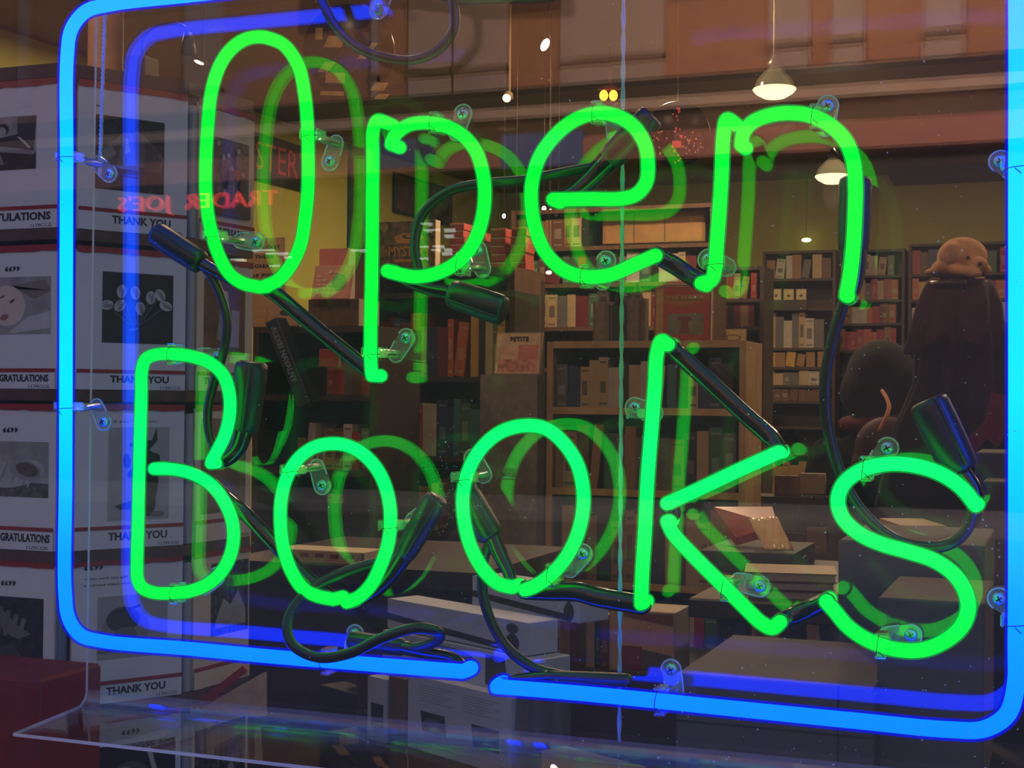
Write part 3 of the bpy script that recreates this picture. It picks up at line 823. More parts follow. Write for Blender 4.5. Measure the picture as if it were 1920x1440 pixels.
def d_man(p):
    p.bg(noisyl).poly([(0.62,0.3),(0.95,0.3),(1,0.98),(0.6,0.98)], G(52)).poly([(0,0),(1,0),(1,0.3),(0,0.22)], noisyd)
    p.poly([(0.18,0.6),(0.62,0.66),(0.92,0.42),(0.8,0.2),(0.2,0.2)], G(30)).poly([(0.0,0.46),(0.35,0.44),(0.95,0.34),(0.97,0.26),(0.3,0.34),(0,0.36)], G(140))
    p.e(0.3,0.76,0.13,0.12,G(34)).e(0.28,0.71,0.10,0.10,G(160)).poly([(0.05,0.45),(0.22,0.4),(0.35,0.1),(0.1,0.1)], G(120)).poly([(0.6,0.62),(0.68,0.6),(0.9,0.4),(0.86,0.38)], G(190))
def d_baby(p):
    p.bg(noisyl).poly([(0,0.8),(0.9,0.95),(1,0.75),(0.7,0.6),(0.3,0.85)], tone(120, (1.05,0.98,0.92))).e(0.2,0.5,0.34,0.36,tone(205,(1,0.93,0.88)),0.3).e(0.3,0.58,0.06,0.02,G(60),0.6).e(0.16,0.3,0.08,0.05,tone(150,(1,0.7,0.65)),0.4)
    p.poly([(0.2,0.0),(1,0.1),(1,0.4),(0.6,0.3)], G(190)).e(0.12,0.66,0.05,0.015,G(70),0.5)
def d_wool(p):
    p.bg(noisyl).poly([(0,0),(1,0),(1,0.25),(0,0.3)], noisy).e(0.45,0.42,0.5,0.24,G(175),0.25)
    for i in range(8): p.e(0.1+i*0.09,0.5-0.02*i,0.02,0.2,G(150 + 20*(i%2)),-0.35)
    p.e(0.62,0.5,0.26,0.17,G(150),-0.35).e(0.66,0.5,0.19,0.12,tone(96,(1.1,0.95,0.9)),-0.35).e(0.62,0.52,0.03,0.01,G(40),-0.3)
def d_hands(p):
    p.bg(noisyd).poly([(0,0.2),(0.5,0.35),(0.8,0.0),(0,0)], G(66)).poly([(0.0,0.85),(0.2,0.78),(0.35,0.5),(0.6,0.42),(0.8,0.5),(0.55,0.62),(0.4,0.75),(0.2,0.9)], G(108))
    for i in range(4): p.line([(0.25+i*0.12,0.45),(0.3+i*0.13,0.86-0.05*i)],0.07,G(96+6*i))
def d_couple(p):
    p.bg(noisyd).poly([(0,0.5),(0.3,0.7),(0.45,0.85),(0.6,0.85),(0.8,0.7),(1,0.5),(0.95,0.3),(0.6,0.35),(0.3,0.3)], G(96)).e(0.45,0.86,0.12,0.09,G(24))
    p.poly([(0.4,0.8),(0.52,0.8),(0.62,0.3),(0.3,0.3)], G(120)).poly([(0.42,0.72),(0.46,0.72),(0.5,0.55),(0.42,0.5)], G(190)).poly([(0.72,0.7),(0.9,0.6),(0.95,0.3),(0.7,0.3)], G(72)).poly([(0,0.45),(0.22,0.62),(0.3,0.5),(0.06,0.3)], G(140))
def d_tulips(p):
    p.bg(G(26)).poly([(0.2,0),(0.5,0),(0.5,1),(0.2,1)], G(22))
    for (x, y, r) in ((0.06,0.53,1.4),(0.24,0.53,0.7),(0.26,0.73,0.2),(0.45,0.72,-0.1),(0.52,0.50,-0.1),(0.8,0.70,-0.5),(0.88,0.55,-1.2),(0.66,0.66,0.1)):
        p.line([(x,y),(0.45+(x-0.45)*0.15,0.26)],0.012,G(96)); p.e(x,y,0.068,0.095,G(190),-r).e(x+0.02,y-0.01,0.024,0.075,G(130),-r).e(x-0.02,y+0.03,0.02,0.05,G(150),-r)
    p.e(0.42,0.2,0.07,0.012,G(110),0.2)
def d_animal(p):
    p.bg(G(168)); d = G(44)
    p.e(0.66,0.60,0.2,0.10,d,0.4).poly([(0.5,0.86),(0.62,0.72),(0.8,0.86),(0.78,1.0),(0.7,0.84),(0.56,0.78),(0.36,0.84),(0.34,0.8)], d).e(0.62,0.42,0.2,0.34,d,-0.1).e(0.6,0.18,0.18,0.14,d).e(0.3,0.64,0.06,0.08,G(70),0.3)
    p.poly([(0.1,0.16),(0.42,0.22),(0.46,0.12),(0.2,0.12)], d).poly([(0.6,0.04),(0.7,0.04),(0.74,0.16),(0.58,0.16)], d).e(0.5,0.07,0.14,0.03,G(120)).e(0.8,0.06,0.12,0.03,G(110))
    p.poly([(0.42,0.6),(0.3,0.5),(0.34,0.46),(0.5,0.5)], d)
def d_round(p):
    p.bg(G(160)).e(0.4,0.46,0.34,0.34,G(138)).e(0.36,0.62,0.24,0.2,G(66)).e(0.4,0.38,0.16,0.12,G(110)).line([(0.2,0.72),(0.6,0.82)],0.04,G(40)).poly([(0,0.1),(1,0.16),(1,0.2),(0,0.16)], G(120))
def d_crowd(p):
    p.bg(noisy)
    r = random.Random(8)
    for i in range(16):
        x, y = r.uniform(0.05,0.95), r.uniform(0.3,0.95); p.e(x, y, 0.04, 0.035, G(r.choice([150,170,190]))).poly([(x-0.06,y-0.03),(x+0.06,y-0.03),(x+0.08,y-0.22),(x-0.08,y-0.22)], G(r.choice([40,60,90,130])))
    p.poly([(0.58,0.62),(0.78,0.62),(0.68,0.46)], tone(170,(1,0.3,0.3))).poly([(0,0),(1,0),(1,0.18),(0,0.26)], G(40))
def d_rust(p):
    p.bg(M_('rust_photo', (92, 58, 50), 0.55, var=0.7, scale=30)).poly([(0.3,0.2),(0.42,0.75),(0.6,0.8),(0.6,0.1)], G(130)).poly([(0.62,0.1),(0.66,0.6),(0.86,0.6),(0.84,0.1)], G(150)).e(0.5,0.8,0.07,0.06,G(170))
def d_wood(p):
    p.bg(noisy)
    for i in range(9): p.line([(0.06+i*0.11,0.0),(0.1+i*0.1,1.0)],0.03+0.01*(i%3),G(30+12*(i%4)))
    p.poly([(0.1,0.2),(0.3,0.5),(0.5,0.4),(0.7,0.6),(0.9,0.3),(0.9,0.1),(0.1,0.1)], noisyl)
def d_eleph(p):
    p.bg(G(20)).e(0.5,0.62,0.26,0.22,G(80)).e(0.45,0.68,0.1,0.12,G(140)).line([(0.7,0.95),(0.85,0.5),(0.8,0.1)],0.05,G(170)).e(0.35,0.3,0.3,0.2,G(60)).e(0.42,0.5,0.05,0.04,G(30))

# ------------------------------------------------------------------ greeting card rack (left)
F1 = plane_at(1.55, 0.0)
o2p = P(136, 700, 1.565)
F2 = Fr((o2p.x, o2p.y, 0), (math.cos(math.radians(59)), math.sin(math.radians(59)), 0))
a2 = F2.hit(352, 700)[0]; o3p = F2.pt(a2, 0)
F3 = Fr((o3p.x, o3p.y, 0), (math.sin(math.radians(5)), math.cos(math.radians(5)), 0))
white_card = M_('white_card_stock', (212, 214, 218), 0.6, var=0.03)
cream_card = M_('cream_card_stock', (206, 192, 172), 0.6, var=0.05)
red_card = M_('red_card', (150, 34, 40), 0.6, var=0.1)
stack_m = M_('stacked_envelopes', (150, 158, 170), 0.7, var=0.35, scale=3, stretch=(120, 120, 0.4))
ink = M_('label_ink', (26, 26, 34), 0.6)
zrow = lambda v: F1.hit(50, v)[1]
ROWS = [(148, 391, 428), (459, 696, 729), (757, 994, 1032), (1052, 1289, 1326), (1352, 1600, 1640)]
rack = thing('card_rack', 'dark wooden greeting card rack with red edged shelves at the left', 'card rack', tuple(F2.pt(0, 0, -0.1)))
aL1 = F1.hit(-190, 700)[0]; aR1 = F1.hit(112, 700)[0]
aR3 = F3.hit(474, 700)[0]
def three(c_out):   # outline (a polyline on the ground plane) at a distance behind the card faces
    return [F1.pt(aL1, 0, c_out), F1.pt(aR1 + 0.004, 0, c_out), F2.pt(0.0, 0, c_out), F2.pt(a2, 0, c_out), F3.pt(0.004, 0, c_out), F3.pt(aR3, 0, c_out)]
def slab(name, z0, z1, c0, mat, parent, label=None):
    pts = three(c0)
    back = [Vector((pts[-1].x - 0.28, pts[-1].y + 0.02, 0)), Vector((pts[0].x, pts[0].y + 0.38, 0))]
    m = MB(); m.prism([(p.x, p.y) for p in pts + back], Matrix.Identity(4), z0, z1); return m.build(name, mat, parent, label)
ztop = zrow(124)
slab('back_board', zrow(1640), ztop, -0.0345, [M_('rack_board', (44, 34, 40), 0.6)], rack)
slab('cap', zrow(146), ztop + 0.002, -0.004, [M_('rack_cap', (30, 26, 32), 0.5)], rack)
for i, (vt, vr, vb) in enumerate(ROWS):
    slab('shelf', zrow(vb + 22), zrow(vb + 1), -0.002, [M_('rack_shelf', (84, 58, 50), 0.6, var=0.3)], rack)
ordn = ['top', 'second', 'third', 'fourth', 'lowest']
def card(fr, a0, a1, row, pic, words, label, prect, body_m=white_card, wa=(0.28, 0.86), lean=0.0, extra=None, price=True):
    vt, vr, vb = ROWS[row]
    z1, zr, z0 = zrow(vt), zrow(vr), zrow(vb)
    t = thing('boxed_card_display', label, 'greeting cards', tuple(fr.pt((a0+a1)/2, z0, 0.0)), 'boxed greeting cards in the rack')
    W = a1 - a0
    r = random.Random(row*7 + int(a0*100))
    # jagged red strip along the top behind the card
    pts = [(a0, z1 - 0.012)]; n = 14
    top = [(a0, z1), (a1, z1)]
    jag = [(a1 - (a1-a0)*i/n, z1 - 0.0075 - 0.0022*r.random()) for i in range(n+1)]
    m = MB(); m.prism([(a0, z1), (a0, jag[-1][1])] + jag[::-1][1:] + [(a1, z1)], fr.M(), -0.004, -0.0025); m.build('torn_red_strip', [red_card], t)
    m = MB(); m.fbox(fr, a0, z0, a1, z1 - 0.005, -0.008, -0.004, 0); m.build('front_card', [body_m], t)
    m = MB(); m.fbox(fr, a0 + 0.004, z0, a1 - 0.002, z1 - 0.012, -0.034, -0.0085, 0); m.build('card_stack', [stack_m], t)
    x0, y0, x1, y1 = prect
    p = Pic(fr, a0 + W*x0, z0 + (z1-z0)*y0, a0 + W*x1, z0 + (z1-z0)*y1, -0.0038)
    pic(p); p.done('photo_print', t)
    # label strip with a red line above
    m = MB(); m.fbox(fr, a0 + 0.001, z0, a1 - 0.001, zr, -0.0025, -0.0012, 0); lab = m.build('caption_label', [body_m], t)
    m = MB(); m.fbox(fr, a0 + 0.001, zr - 0.0012, a1 - 0.001, zr + 0.0038, -0.002, -0.0006, 0); m.build('red_line', [red_card], lab)
    m = MB(); zh = zr - z0
    if words: m.text(words, fr, a0 + W*wa[0], z0 + zh*0.40, a0 + W*wa[1], z0 + zh*0.82, -0.0011, 0.0003, bold=0.035)
    if price: m.text('1179CCIS', fr, a1 - W*0.24, z0 + zh*0.06, a1 - W*0.05, z0 + zh*0.22, -0.0011, 0.0002, bold=0.0)
    if extra: extra(m, fr, a0, z0, W, z1 - z0)
    m.build('lettering', [ink], t)
def quote(x, y, s=0.1, fat=False):
    def f(m, fr, a0, z0, W, H):
        for k in range(2):
            m.text('\u201c' if k == 0 else '\u201d', fr, a0 + W*(x + k*s*0.55), z0 + H*y, a0 + W*(x + k*s*0.55 + s*0.48), z0 + H*(y + 0.035), -0.0035, 0.0003)
    return f
def small_text(x, y, w_, lines, s=0.012, q=None):
    def f(m, fr, a0, z0, W, H):
        if q: q(m, fr, a0, z0, W, H)
        for i, ln in enumerate(lines):
            yy = y - i*0.045
            m.text(ln, fr, a0 + W*x, z0 + H*yy, a0 + W*(x + w_*len(ln)/22.0), z0 + H*(yy + s*1.6), -0.0035, 0.0002, bold=0.0)
    return f
aA = F1.hit(-100, 700)[0]; aB = F1.hit(99, 700)[0]
col1 = [(d_man, 'CONGRATULATIONS', 'white greeting card with a seated man photo, top row at far left', (0.35, 0.40, 0.79, 0.76), (0.04, 0.94), 0),
        (d_baby, 'CONGRATULATIONS', 'white greeting card with a smiling baby photo, second row at far left', (0.44, 0.38, 0.94, 0.78), (0.35, 0.94), 0.82),
        (d_wool, 'CONGRATULATIONS', 'white greeting card with a baby wrapped in wool, third row at far left', (0.38, 0.36, 0.94, 0.74), (0.38, 0.97), 0.80),
        (d_hands, 'CONGRATULATIONS', 'white greeting card with dark reaching hands, fourth row at far left', (0.36, 0.25, 0.91, 0.745), (0.06, 0.98), 0.82),
        (d_couple, None, 'white greeting card with a dark photo, lowest row at far left', (0.1, 0.2, 0.95, 0.8), (0.1, 0.9), 0)]
for i, (f, wd, lb, pr, wa_, qy) in enumerate(col1):
    card(F1, aA, aB + 0.003, i, f, wd, lb, pr, wa=wa_, extra=quote(0.52, qy, 0.13) if qy else None)
aC = F2.hit(143, 700)[0]; aD = F2.hit(349, 700)[0]
col2 = [(d_couple, 'THANK YOU', 'white thank-you card with two draped figures, top row right of the blue tube', (0.15, 0.28, 0.78, 0.78), small_text(0.14, 0.83, 0.12, ['Thanks, y'])),
        (d_tulips, 'THANK YOU', 'white thank-you card with pale tulips on black, second row', (0.23, 0.33, 0.88, 0.83), None),
        (d_animal, 'THANK YOU', 'white thank-you card with a dark animal silhouette, third row', (0.3, 0.19, 0.86, 0.84), small_text(0.24, 0.87, 0.55, ['Thank you, Thank you'])),
        (d_round, 'THANK YOU', 'white thank-you card with a quotation and round grey picture, fourth row', (0.22, 0.30, 0.86, 0.74), small_text(0.1, 0.86, 0.5, ['Who said the gift of', 'kindness stays with you'], 0.012, quote(0.1, 0.93, 0.16))),
        (d_eleph, None, 'white card with a grey elephant-like photo, lowest row beneath the acrylic foot', (0.1, 0.05, 0.95, 0.80), quote(0.45, 0.86, 0.16))]
for i, (f, wd, lb, pr, ex) in enumerate(col2):
    card(F2, aC, aD, i, f, wd, lb, pr, wa=(0.30, 0.84), extra=ex)
aE = F3.hit(372, 700)[0]; aF = F3.hit(476, 700)[0]
col3 = [(d_crowd, 'ANNIVERSARY', 'cream card with a crowd photo and red heart, top row inside the capital O', (0.16, 0.2, 0.90, 0.76)),
        (d_rust, 'THANK YOU', 'cream card with a rust-toned photo of two figures, second row behind the cable', (0.12, 0.28, 0.86, 0.84)),
        ((lambda p: p.bg(M_('tan_smear', (128, 110, 92), 0.6, var=0.4, scale=20))), None, 'cream card with a blurred tan front, third row behind the capital B', (0.1, 0.2, 0.9, 0.9)),
        (d_wood, None, 'cream card with a woodland photo, fourth row beside the letter o', (0.3, 0.36, 0.98, 0.90)),
        (d_wood, None, 'cream card with a forest photo, lowest row under the acrylic foot', (0.05, 0.1, 0.95, 0.8))]
for i, (f, wd, lb, pr) in enumerate(col3):
    card(F3, aE, aF, i, f, wd, lb, pr, body_m=cream_card, wa=(0.1, 0.8))
# stacked card edges showing between the second and third faces
for i in range(5):
    vt, vr, vb = ROWS[i]
    m = MB(); m.fbox(F3, 0.006, zrow(vb), aE - 0.006, zrow(vt + 18), -0.012, -0.002, 0, 0.001)
    t = m.build('card_pack', [stack_m]); tag(t, 'grey-blue pack of card edges at the rack corner, %s row' % ordn[i], 'card pack', 'card packs at the rack corner')

# red box low at the far left
q = P(0, 1275, 1.40); q1 = P(74, 1275, 1.40)
m = MB(); m.box((q.x - 0.1, 1.40, 0.45), (q1.x, 1.52, q1.z), 0, None, 0.004)
m.box((q.x - 0.1, 1.398, q.z - 0.11), (q1.x - 0.004, 1.401, q.z - 0.107), 0)
tag(m.build('red_box', [M_('red_paper_box', (120, 26, 34), 0.6, var=0.12)]), 'dark red paper box at the bottom left corner below the card rack', 'box')

# ------------------------------------------------------------------ across the street: what the window pane mirrors
YV = 21.0
YR = 2 * YW - YV
def mir(p): return Vector((p.x, 2 * YW - p.y, p.z))
def RX(u, v, y=YV): return mir(P(u, v, y))
brick = M_('warm_render', (204, 146, 108), 0.8, var=0.12, scale=0.8)
pil = M_('pale_stone', (206, 178, 160), 0.8, var=0.08, scale=1.2)
darkc = M_('dark_fascia', (58, 46, 48), 0.7, var=0.1, scale=1)
glassd = M_('dark_shop_glass', (54, 62, 92), 0.2, var=0.2, scale=1)
facade = thing('building', 'warm stone building across the street, mirrored faintly in the window pane', 'building', (0, YR - 3, -0.1))
def fz(u, v): return RX(u, v).z
def fbx(name, x0, x1, z0, z1, d, mt, label=None):
    m = MB(); m.box((min(x0, x1), YR - 0.4, z0), (max(x0, x1), YR + d, z1)); return m.build(name, mt, facade, label)
ztop = 14.0
zA = fz(1400, 137); zB = fz(1400, 178); zC = fz(1700, 225); zD = fz(1700, 277)
fbx('upper_wall', -36, 18, zA, ztop, 0.0, brick)
fbx('fascia', -36, 18, zB, zA, 0.25, darkc)
fbx('string_course', -36, 18, zB - 0.16, zB, 0.34, pil)
fbx('middle_wall', -36, 18, zC, zB - 0.16, 0.05, M_('dull_render', (110, 88, 80), 0.8))
fbx('shop_fascia', -36, 18, zD, zC, 0.3, M_('pink_render', (190, 130, 118), 0.8, var=0.06, scale=1))
fbx('shop_front', -36, 18, -0.1, zD, -0.2, M_('dark_shopfront', (50, 50, 56), 0.6, var=0.3, scale=0.6))
for (u0, u1) in ((700, 712), (770, 850), (855, 955), (1055, 1250), (1447, 1523), (1565, 1625), (1737, 1812), (350, 420), (40, 60)):
    x0, x1 = RX(u0, 100).x, RX(u1, 100).x
    fbx('pilaster', x0, x1, zA if u1 > 800 and u0 != 855 else zB, ztop, 0.10, pil)
    fbx('pilaster_sill', x0, x1, zA + 0.30, zA + 0.42, 0.16, M_('sill_stone', (150, 120, 104), 0.8))
for (u0, u1) in ((1255, 1440), (1530, 1562), (1630, 1732), (1815, 1900), (960, 1050), (560, 690)):
    x0, x1 = RX(u0, 100).x, RX(u1, 100).x
    m = MB(); m.box((min(x0, x1), YR - 0.1, zA + 1.2), (max(x0, x1), YR + 0.02, ztop - 1)); m.build('window', M_('curtained_glass', (120, 78, 70), 0.4, var=0.3, scale=0.7), facade)
for (u0, u1, v0, v1) in ((720, 830, 268, 315), (955, 1105, 258, 312)):
    a, b = RX(u0, v0), RX(u1, v1)
    m = MB(); m.box((min(a.x, b.x), YR - 0.1, b.z), (max(a.x, b.x), YR + 0.33, a.z)); m.build('blue_pane', M_('blue_pane', (96, 112, 176), 0.3, var=0.2, scale=1), facade)
# the grocer's red letters, read backwards in the reflection
xa, xb = RX(246, 390).x, RX(540, 390).x
zs0, zs1 = RX(300, 408).z, RX(300, 372).z
SF = Fr((max(xa, xb), YR + 0.34, 0), (-1, 0, 0))
t = thing('shop_sign', "red lettered shop sign TRADER JOE'S across the street, mirrored in the pane", 'sign', (min(xa, xb), YR + 0.35, zs0))
m = MB(); Wd = abs(xb - xa)
m.text("TRADER  JOE'S", SF, 0, zs0, Wd, zs1, 0.0, 0.06, bold=-0.015)
m.build('lettering', [emit('sign_red_glow', (1.0, 0.05, 0.05), 4.0)], t)
m = MB(); m.fbox(SF, -0.1, zs0 - 0.15, Wd + 0.1, zs1 + 0.15, -0.06, -0.01); m.build('board', [M_('sign_backing', (60, 52, 52), 0.7)], t)
# strip lights in the shops opposite
tl = emit('strip_light_glow', (0.95, 1.0, 0.92), 3.6)
ORD = ['first', 'second', 'third', 'fourth', 'fifth', 'sixth', 'seventh', 'eighth', 'ninth', 'tenth', 'first', 'third', 'fifth', 'sixth', 'second', 'fourth']
k = 0
for (u, v, L) in ((800, 420, 20), (810, 432, 30), (843, 431, 20), (842, 442, 16), (796, 463, 14), (822, 462, 20), (818, 469, 16), (840, 468, 14), (838, 475, 18), (795, 485, 14), (494, 470, 40), (520, 476, 40), (445, 487, 24), (515, 499, 18), (672, 470, 26), (540, 483, 14)):
    a = RX(u - L/2, v, 20.0); b = RX(u + L/2, v - 1, 20.0); k += 1
    m = MB(); m.box((min(a.x, b.x), a.y - 0.02, a.z - 0.012), (max(a.x, b.x), a.y + 0.02, a.z + 0.016))
    o = m.build('strip_light', [tl]); tag(o, 'white strip light mirrored %s, %s one counted from the top' % ('behind the letter p' if u > 780 else 'inside the capital O', ORD[k - 1]), 'strip light', 'strip lights of the shops opposite')
# road and pavements
m = MB(); m.box((-38, YR - 0.2, -0.14), (16, YW - 0.07, -0.10)); struct(m.build('floor_street', [M_('asphalt', (92, 92, 96), 0.85, var=0.2, scale=3)]))
m = MB(); m.box((-38, YR, -0.10), (16, YR + 3.0, 0.02)); struct(m.build('trim_kerb', [M_('pavement', (150, 148, 146), 0.85, var=0.1, scale=3)]))

# ------------------------------------------------------------------ bookcases and books
PAL = {'maroon': (96, 34, 38), 'red': (142, 44, 38), 'orange': (166, 84, 44), 'cream': (160, 138, 108), 'tan': (132, 100, 66), 'yellow': (172, 138, 58),
       'green': (58, 96, 66), 'teal': (54, 104, 108), 'navy': (38, 48, 88), 'blue': (64, 92, 146), 'grey': (92, 88, 88), 'black': (34, 30, 32),
       'brown': (92, 62, 46), 'white': (164, 156, 148), 'purple': (92, 58, 92), 'pink': (196, 120, 112)}
COV = lambda n: M_('cover_' + n, PAL[n], 0.45, var=0.10, scale=30)
pages = M_('book_pages', (200, 186, 160), 0.8, var=0.1, scale=8, stretch=(200, 1, 1))
foil = M_('spine_lettering', (206, 190, 150), 0.5)
RB_ = random.Random(21)
def bookcase(label, y, u0, u1, vs, depth=0.24, wood=darkwood, edge=None, board=0.018, sides=True, back=True, cat='bookcase', vref=None):
    um = (u0 + u1) / 2
    x0, x1 = P(u0, vref or vs[len(vs)//2], y).x, P(u1, vref or vs[len(vs)//2], y).x
    zs = [P(um, v, y).z for v in vs]
    t = thing('bookcase', label, cat, ((x0+x1)/2, y + depth/2, 0.0))
    for i, z in enumerate(zs):
        if i == len(zs) - 1 and z < 0.02: z = 0.03
        m = MB(); m.box((x0, y, z - board), (x1, y + depth, z)); s = m.build('shelf', [wood], t)
        if edge: m = MB(); m.box((x0, y - 0.004, z - board - 0.002), (x1, y, z + 0.002)); m.build('shelf_edge', [edge], s, 'pale wooden front edge of the shelf')
    if sides:
        for x in (x0 - 0.02, x1):
            m = MB(); m.box((x, y - 0.004, 0.0), (x + 0.02, y + depth, zs[0])); m.build('side_panel', [edge or wood], t)
    if back:
        m = MB(); m.box((x0, y + depth - 0.006, 0.0), (x1, y + depth, zs[0])); m.build('back_panel', [wood], t)
    return t, x0, x1, zs
NB = [0]
def book_mesh(w_, h, d, col, title, lean):
    m = MB(); Mx = Matrix.Rotation(lean, 4, 'Y')
    b = min(0.002, w_*0.1)
    m.box((0, 0, 0), (b, d, h), 0, Mx); m.box((w_-b, 0, 0), (w_, d, h), 0, Mx); m.box((b, 0, 0), (w_-b, b, h), 0, Mx)
    m.box((b, b, 0.003), (w_-b, d-0.003, h-0.003), 1, Mx)
    if title:
        k = title
        m.box((w_*0.22, -0.0006, h*0.30), (w_*0.78, 0.0002, h*(0.30+0.45*k)), 2, Mx)
        m.box((w_*0.15, -0.0006, h*0.88), (w_*0.85, 0.0002, h*0.92), 2, Mx)
        m.box((w_*0.15, -0.0006, h*0.06), (w_*0.85, 0.0002, h*0.11), 2, Mx)
    return m
def fill(y, x0, x1, zfloor, gap, pal, case, shelf, depth=0.14, wr=(0.018, 0.04), hr=(0.74, 0.97), gaps=0.02, leanp=0.06, setback=0.012):
    """stand books side by side along a shelf; every one an object of its own"""
    items = []; x = x0 + 0.004
    while True:
        w_ = RB_.uniform(*wr)
        if x + w_ > x1 - 0.004: break
        if RB_.random() < gaps: x += RB_.uniform(0.01, 0.03); continue
        lean = RB_.choice((0.1, 0.16)) if RB_.random() < leanp and x + w_ + 0.05 < x1 else 0.0
        items.append((x, w_, gap * RB_.uniform(*hr), RB_.choice(pal), lean))
        x += w_ + 0.0006 + (lean * gap * 0.9 if lean else 0)
    for i, (x, w_, h, col, lean) in enumerate(items):
        title = RB_.choice((0, 0, 0, 0.5, 0.8))
        m = book_mesh(w_, h, depth * RB_.uniform(0.85, 1), col, title, lean)
        band = M_('spine_tint_' + col, tuple(int(c*0.6 + (70 if col not in ('white', 'cream', 'yellow', 'pink', 'tan') else 0)) for c in PAL[col]), 0.5)
        M = Matrix.Translation((x, y + setback + RB_.uniform(0, 0.008), zfloor + (0.0003)))
        m.v = [M @ v for v in m.v]
        if lean:
            lo = min(v.z for v in m.v); m.v = [v + Vector((0, 0, zfloor + 0.0003 - lo)) for v in m.v]
        o = m.build('book', [COV(col), pages, band])
        size = 'slim' if w_ < wr[0] + 0.35*(wr[1]-wr[0]) else 'thick' if w_ > wr[0] + 0.7*(wr[1]-wr[0]) else ''
        left = items[i-1][3] if i else None; right = items[i+1][3] if i + 1 < len(items) else None
        beside = ('between %s and %s ones' % (left, right)) if left and right else ('at the left end' if not left else 'at the right end')
        tag(o, ' '.join(('%s %s book %s, %s of the %s' % (size, col, beside, shelf, case)).split()), 'book', 'books in the ' + case)
        NB[0] += 1
def coverbook(q, y, th, col, label, draw=None, tilt=0.0, name='display_book', cat='book', z0=None, cm=None):
    """a book or box shown face-out; q = pixel corners (left, top, right, bottom)"""
    u0, v0, u1, v1 = q
    a = P(u0, (v0+v1)/2, y); b = P(u1, (v0+v1)/2, y)
    zt_ = P((u0+u1)/2, v0, y).z; zb_ = P((u0+u1)/2, v1, y).z if z0 is None else z0
    t = thing(name, label, cat, ((a.x+b.x)/2, y, zb_))
    tl = math.radians(tilt)
    fr = Fr((a.x, y, zb_), (1, 0, 0), (0, math.sin(tl), math.cos(tl)))
    W = b.x - a.x; H = zt_ - zb_
    m = MB(); m.fbox(fr, 0, 0, W, H, -th, 0, 0, 0.001); m.fbox(fr, 0.003, -0.0005, W + 0.0006, H + 0.0006, -th + 0.003, -0.003, 1); m.build('cover', [cm or COV(col), pages], t)
    if draw:
        p = Pic(fr, W*0.03, H*0.03, W*0.97, H*0.97, 0.0004); draw(p); p.done('cover_print', t)
    return t, fr, W, H

warmset = ['red', 'orange', 'cream', 'maroon', 'brown', 'tan', 'white', 'red', 'grey']
darkset = ['maroon', 'black', 'brown', 'red', 'maroon', 'grey', 'navy', 'green']
mixset = ['grey', 'black', 'cream', 'red', 'teal', 'navy', 'brown', 'green', 'tan', 'white', 'maroon', 'blue']
shn = ['top row', 'second row', 'third row', 'fourth row', 'fifth row', 'sixth row', 'seventh row', 'eighth row', 'ninth row', 'tenth row', 'lowest row']
def rows(label, case, y, u0, u1, vs, pals, skip=(), vref=None, **kw):
    fk = {k: kw.pop(k) for k in list(kw) if k in ('wr', 'hr', 'gaps', 'leanp', 'bdepth', 'maxrow')}
    bd = fk.pop('bdepth', 0.14); mr = fk.pop('maxrow', 99)
    t, x0, x1, zs = bookcase(label, y, u0, u1, vs, vref=vref, **kw)
    for i in range(len(zs) - 1):
        if i in skip or i >= mr: continue
        fill(y, x0, x1, zs[i+1], zs[i] - zs[i+1] - 0.02, pals[min(i, len(pals)-1)], case, shn[i], depth=bd, **fk)
    return t, x0, x1, zs

FY = BY - 0.42
rows('tall dark bookcase against the olive back wall, left of the plush toy', 'far right bookcase', FY, 1570, 1690, [468, 516, 562, 606, 656, 702, 748, 794, 840, 900, 960],
     [['cream','grey','black','white','maroon'], ['orange','red','cream','grey','white'], warmset, ['red','orange','tan'], ['maroon','red','yellow'], warmset, darkset], wr=(0.034, 0.062), maxrow=4)
rows('tall dark bookcase in the far right corner behind the plush toy', 'far corner bookcase', FY, 1708, 1906, [455, 512, 560, 606, 656, 702, 748, 840, 960],
     [darkset, ['yellow','red','maroon','orange'], ['red','maroon','white','orange'], ['cream','red','brown'], darkset], wr=(0.045, 0.075), maxrow=3)
CY = BY - 0.95
_, cx0, cx1, czs = rows('far middle bookcase with a row of square white cards', 'far middle bookcase', CY, 1434, 1560, [470, 522, 578, 652, 688, 722, 752, 800, 850, 935, 1040],
     [['cream','brown','black','grey','white','tan'], [], ['cream','grey','white'], ['tan','yellow','tan','brown'], ['white','grey','cream'], ['grey','brown'], ['grey','green','brown'], ['cream','white'], ['grey','tan']], skip=(1, 6, 7, 9), wr=(0.04, 0.07), leanp=0.1)
for i in range(4):
    u = 1422 + i*23.5
    coverbook((u, 542, u + 19, 563), CY - 0.02, 0.012, 'white', 'small square white card, %s of four on the far middle shelf' % ['leftmost', 'second from left', 'third from left', 'rightmost'][i],
              (lambda p, i=i: p.bg(M_('card_face', (186, 170, 132), 0.6)).e(0.5, 0.4, 0.18, 0.12, G(90 - 10*i))), name='square_card', cat='card')[0]['group'] = 'square white cards'
m = MB(); a = P(1415, 578, CY); b = P(1515, 578, CY); m.box((a.x, CY - 0.05, a.z - 0.02), (b.x, CY + 0.0, P(1465, 563, CY - 0.02).z - 0.0005)); tag(m.build('card_ledge', [darkwood]), 'dark ledge under the four square white cards', 'ledge')
DY = 6.8
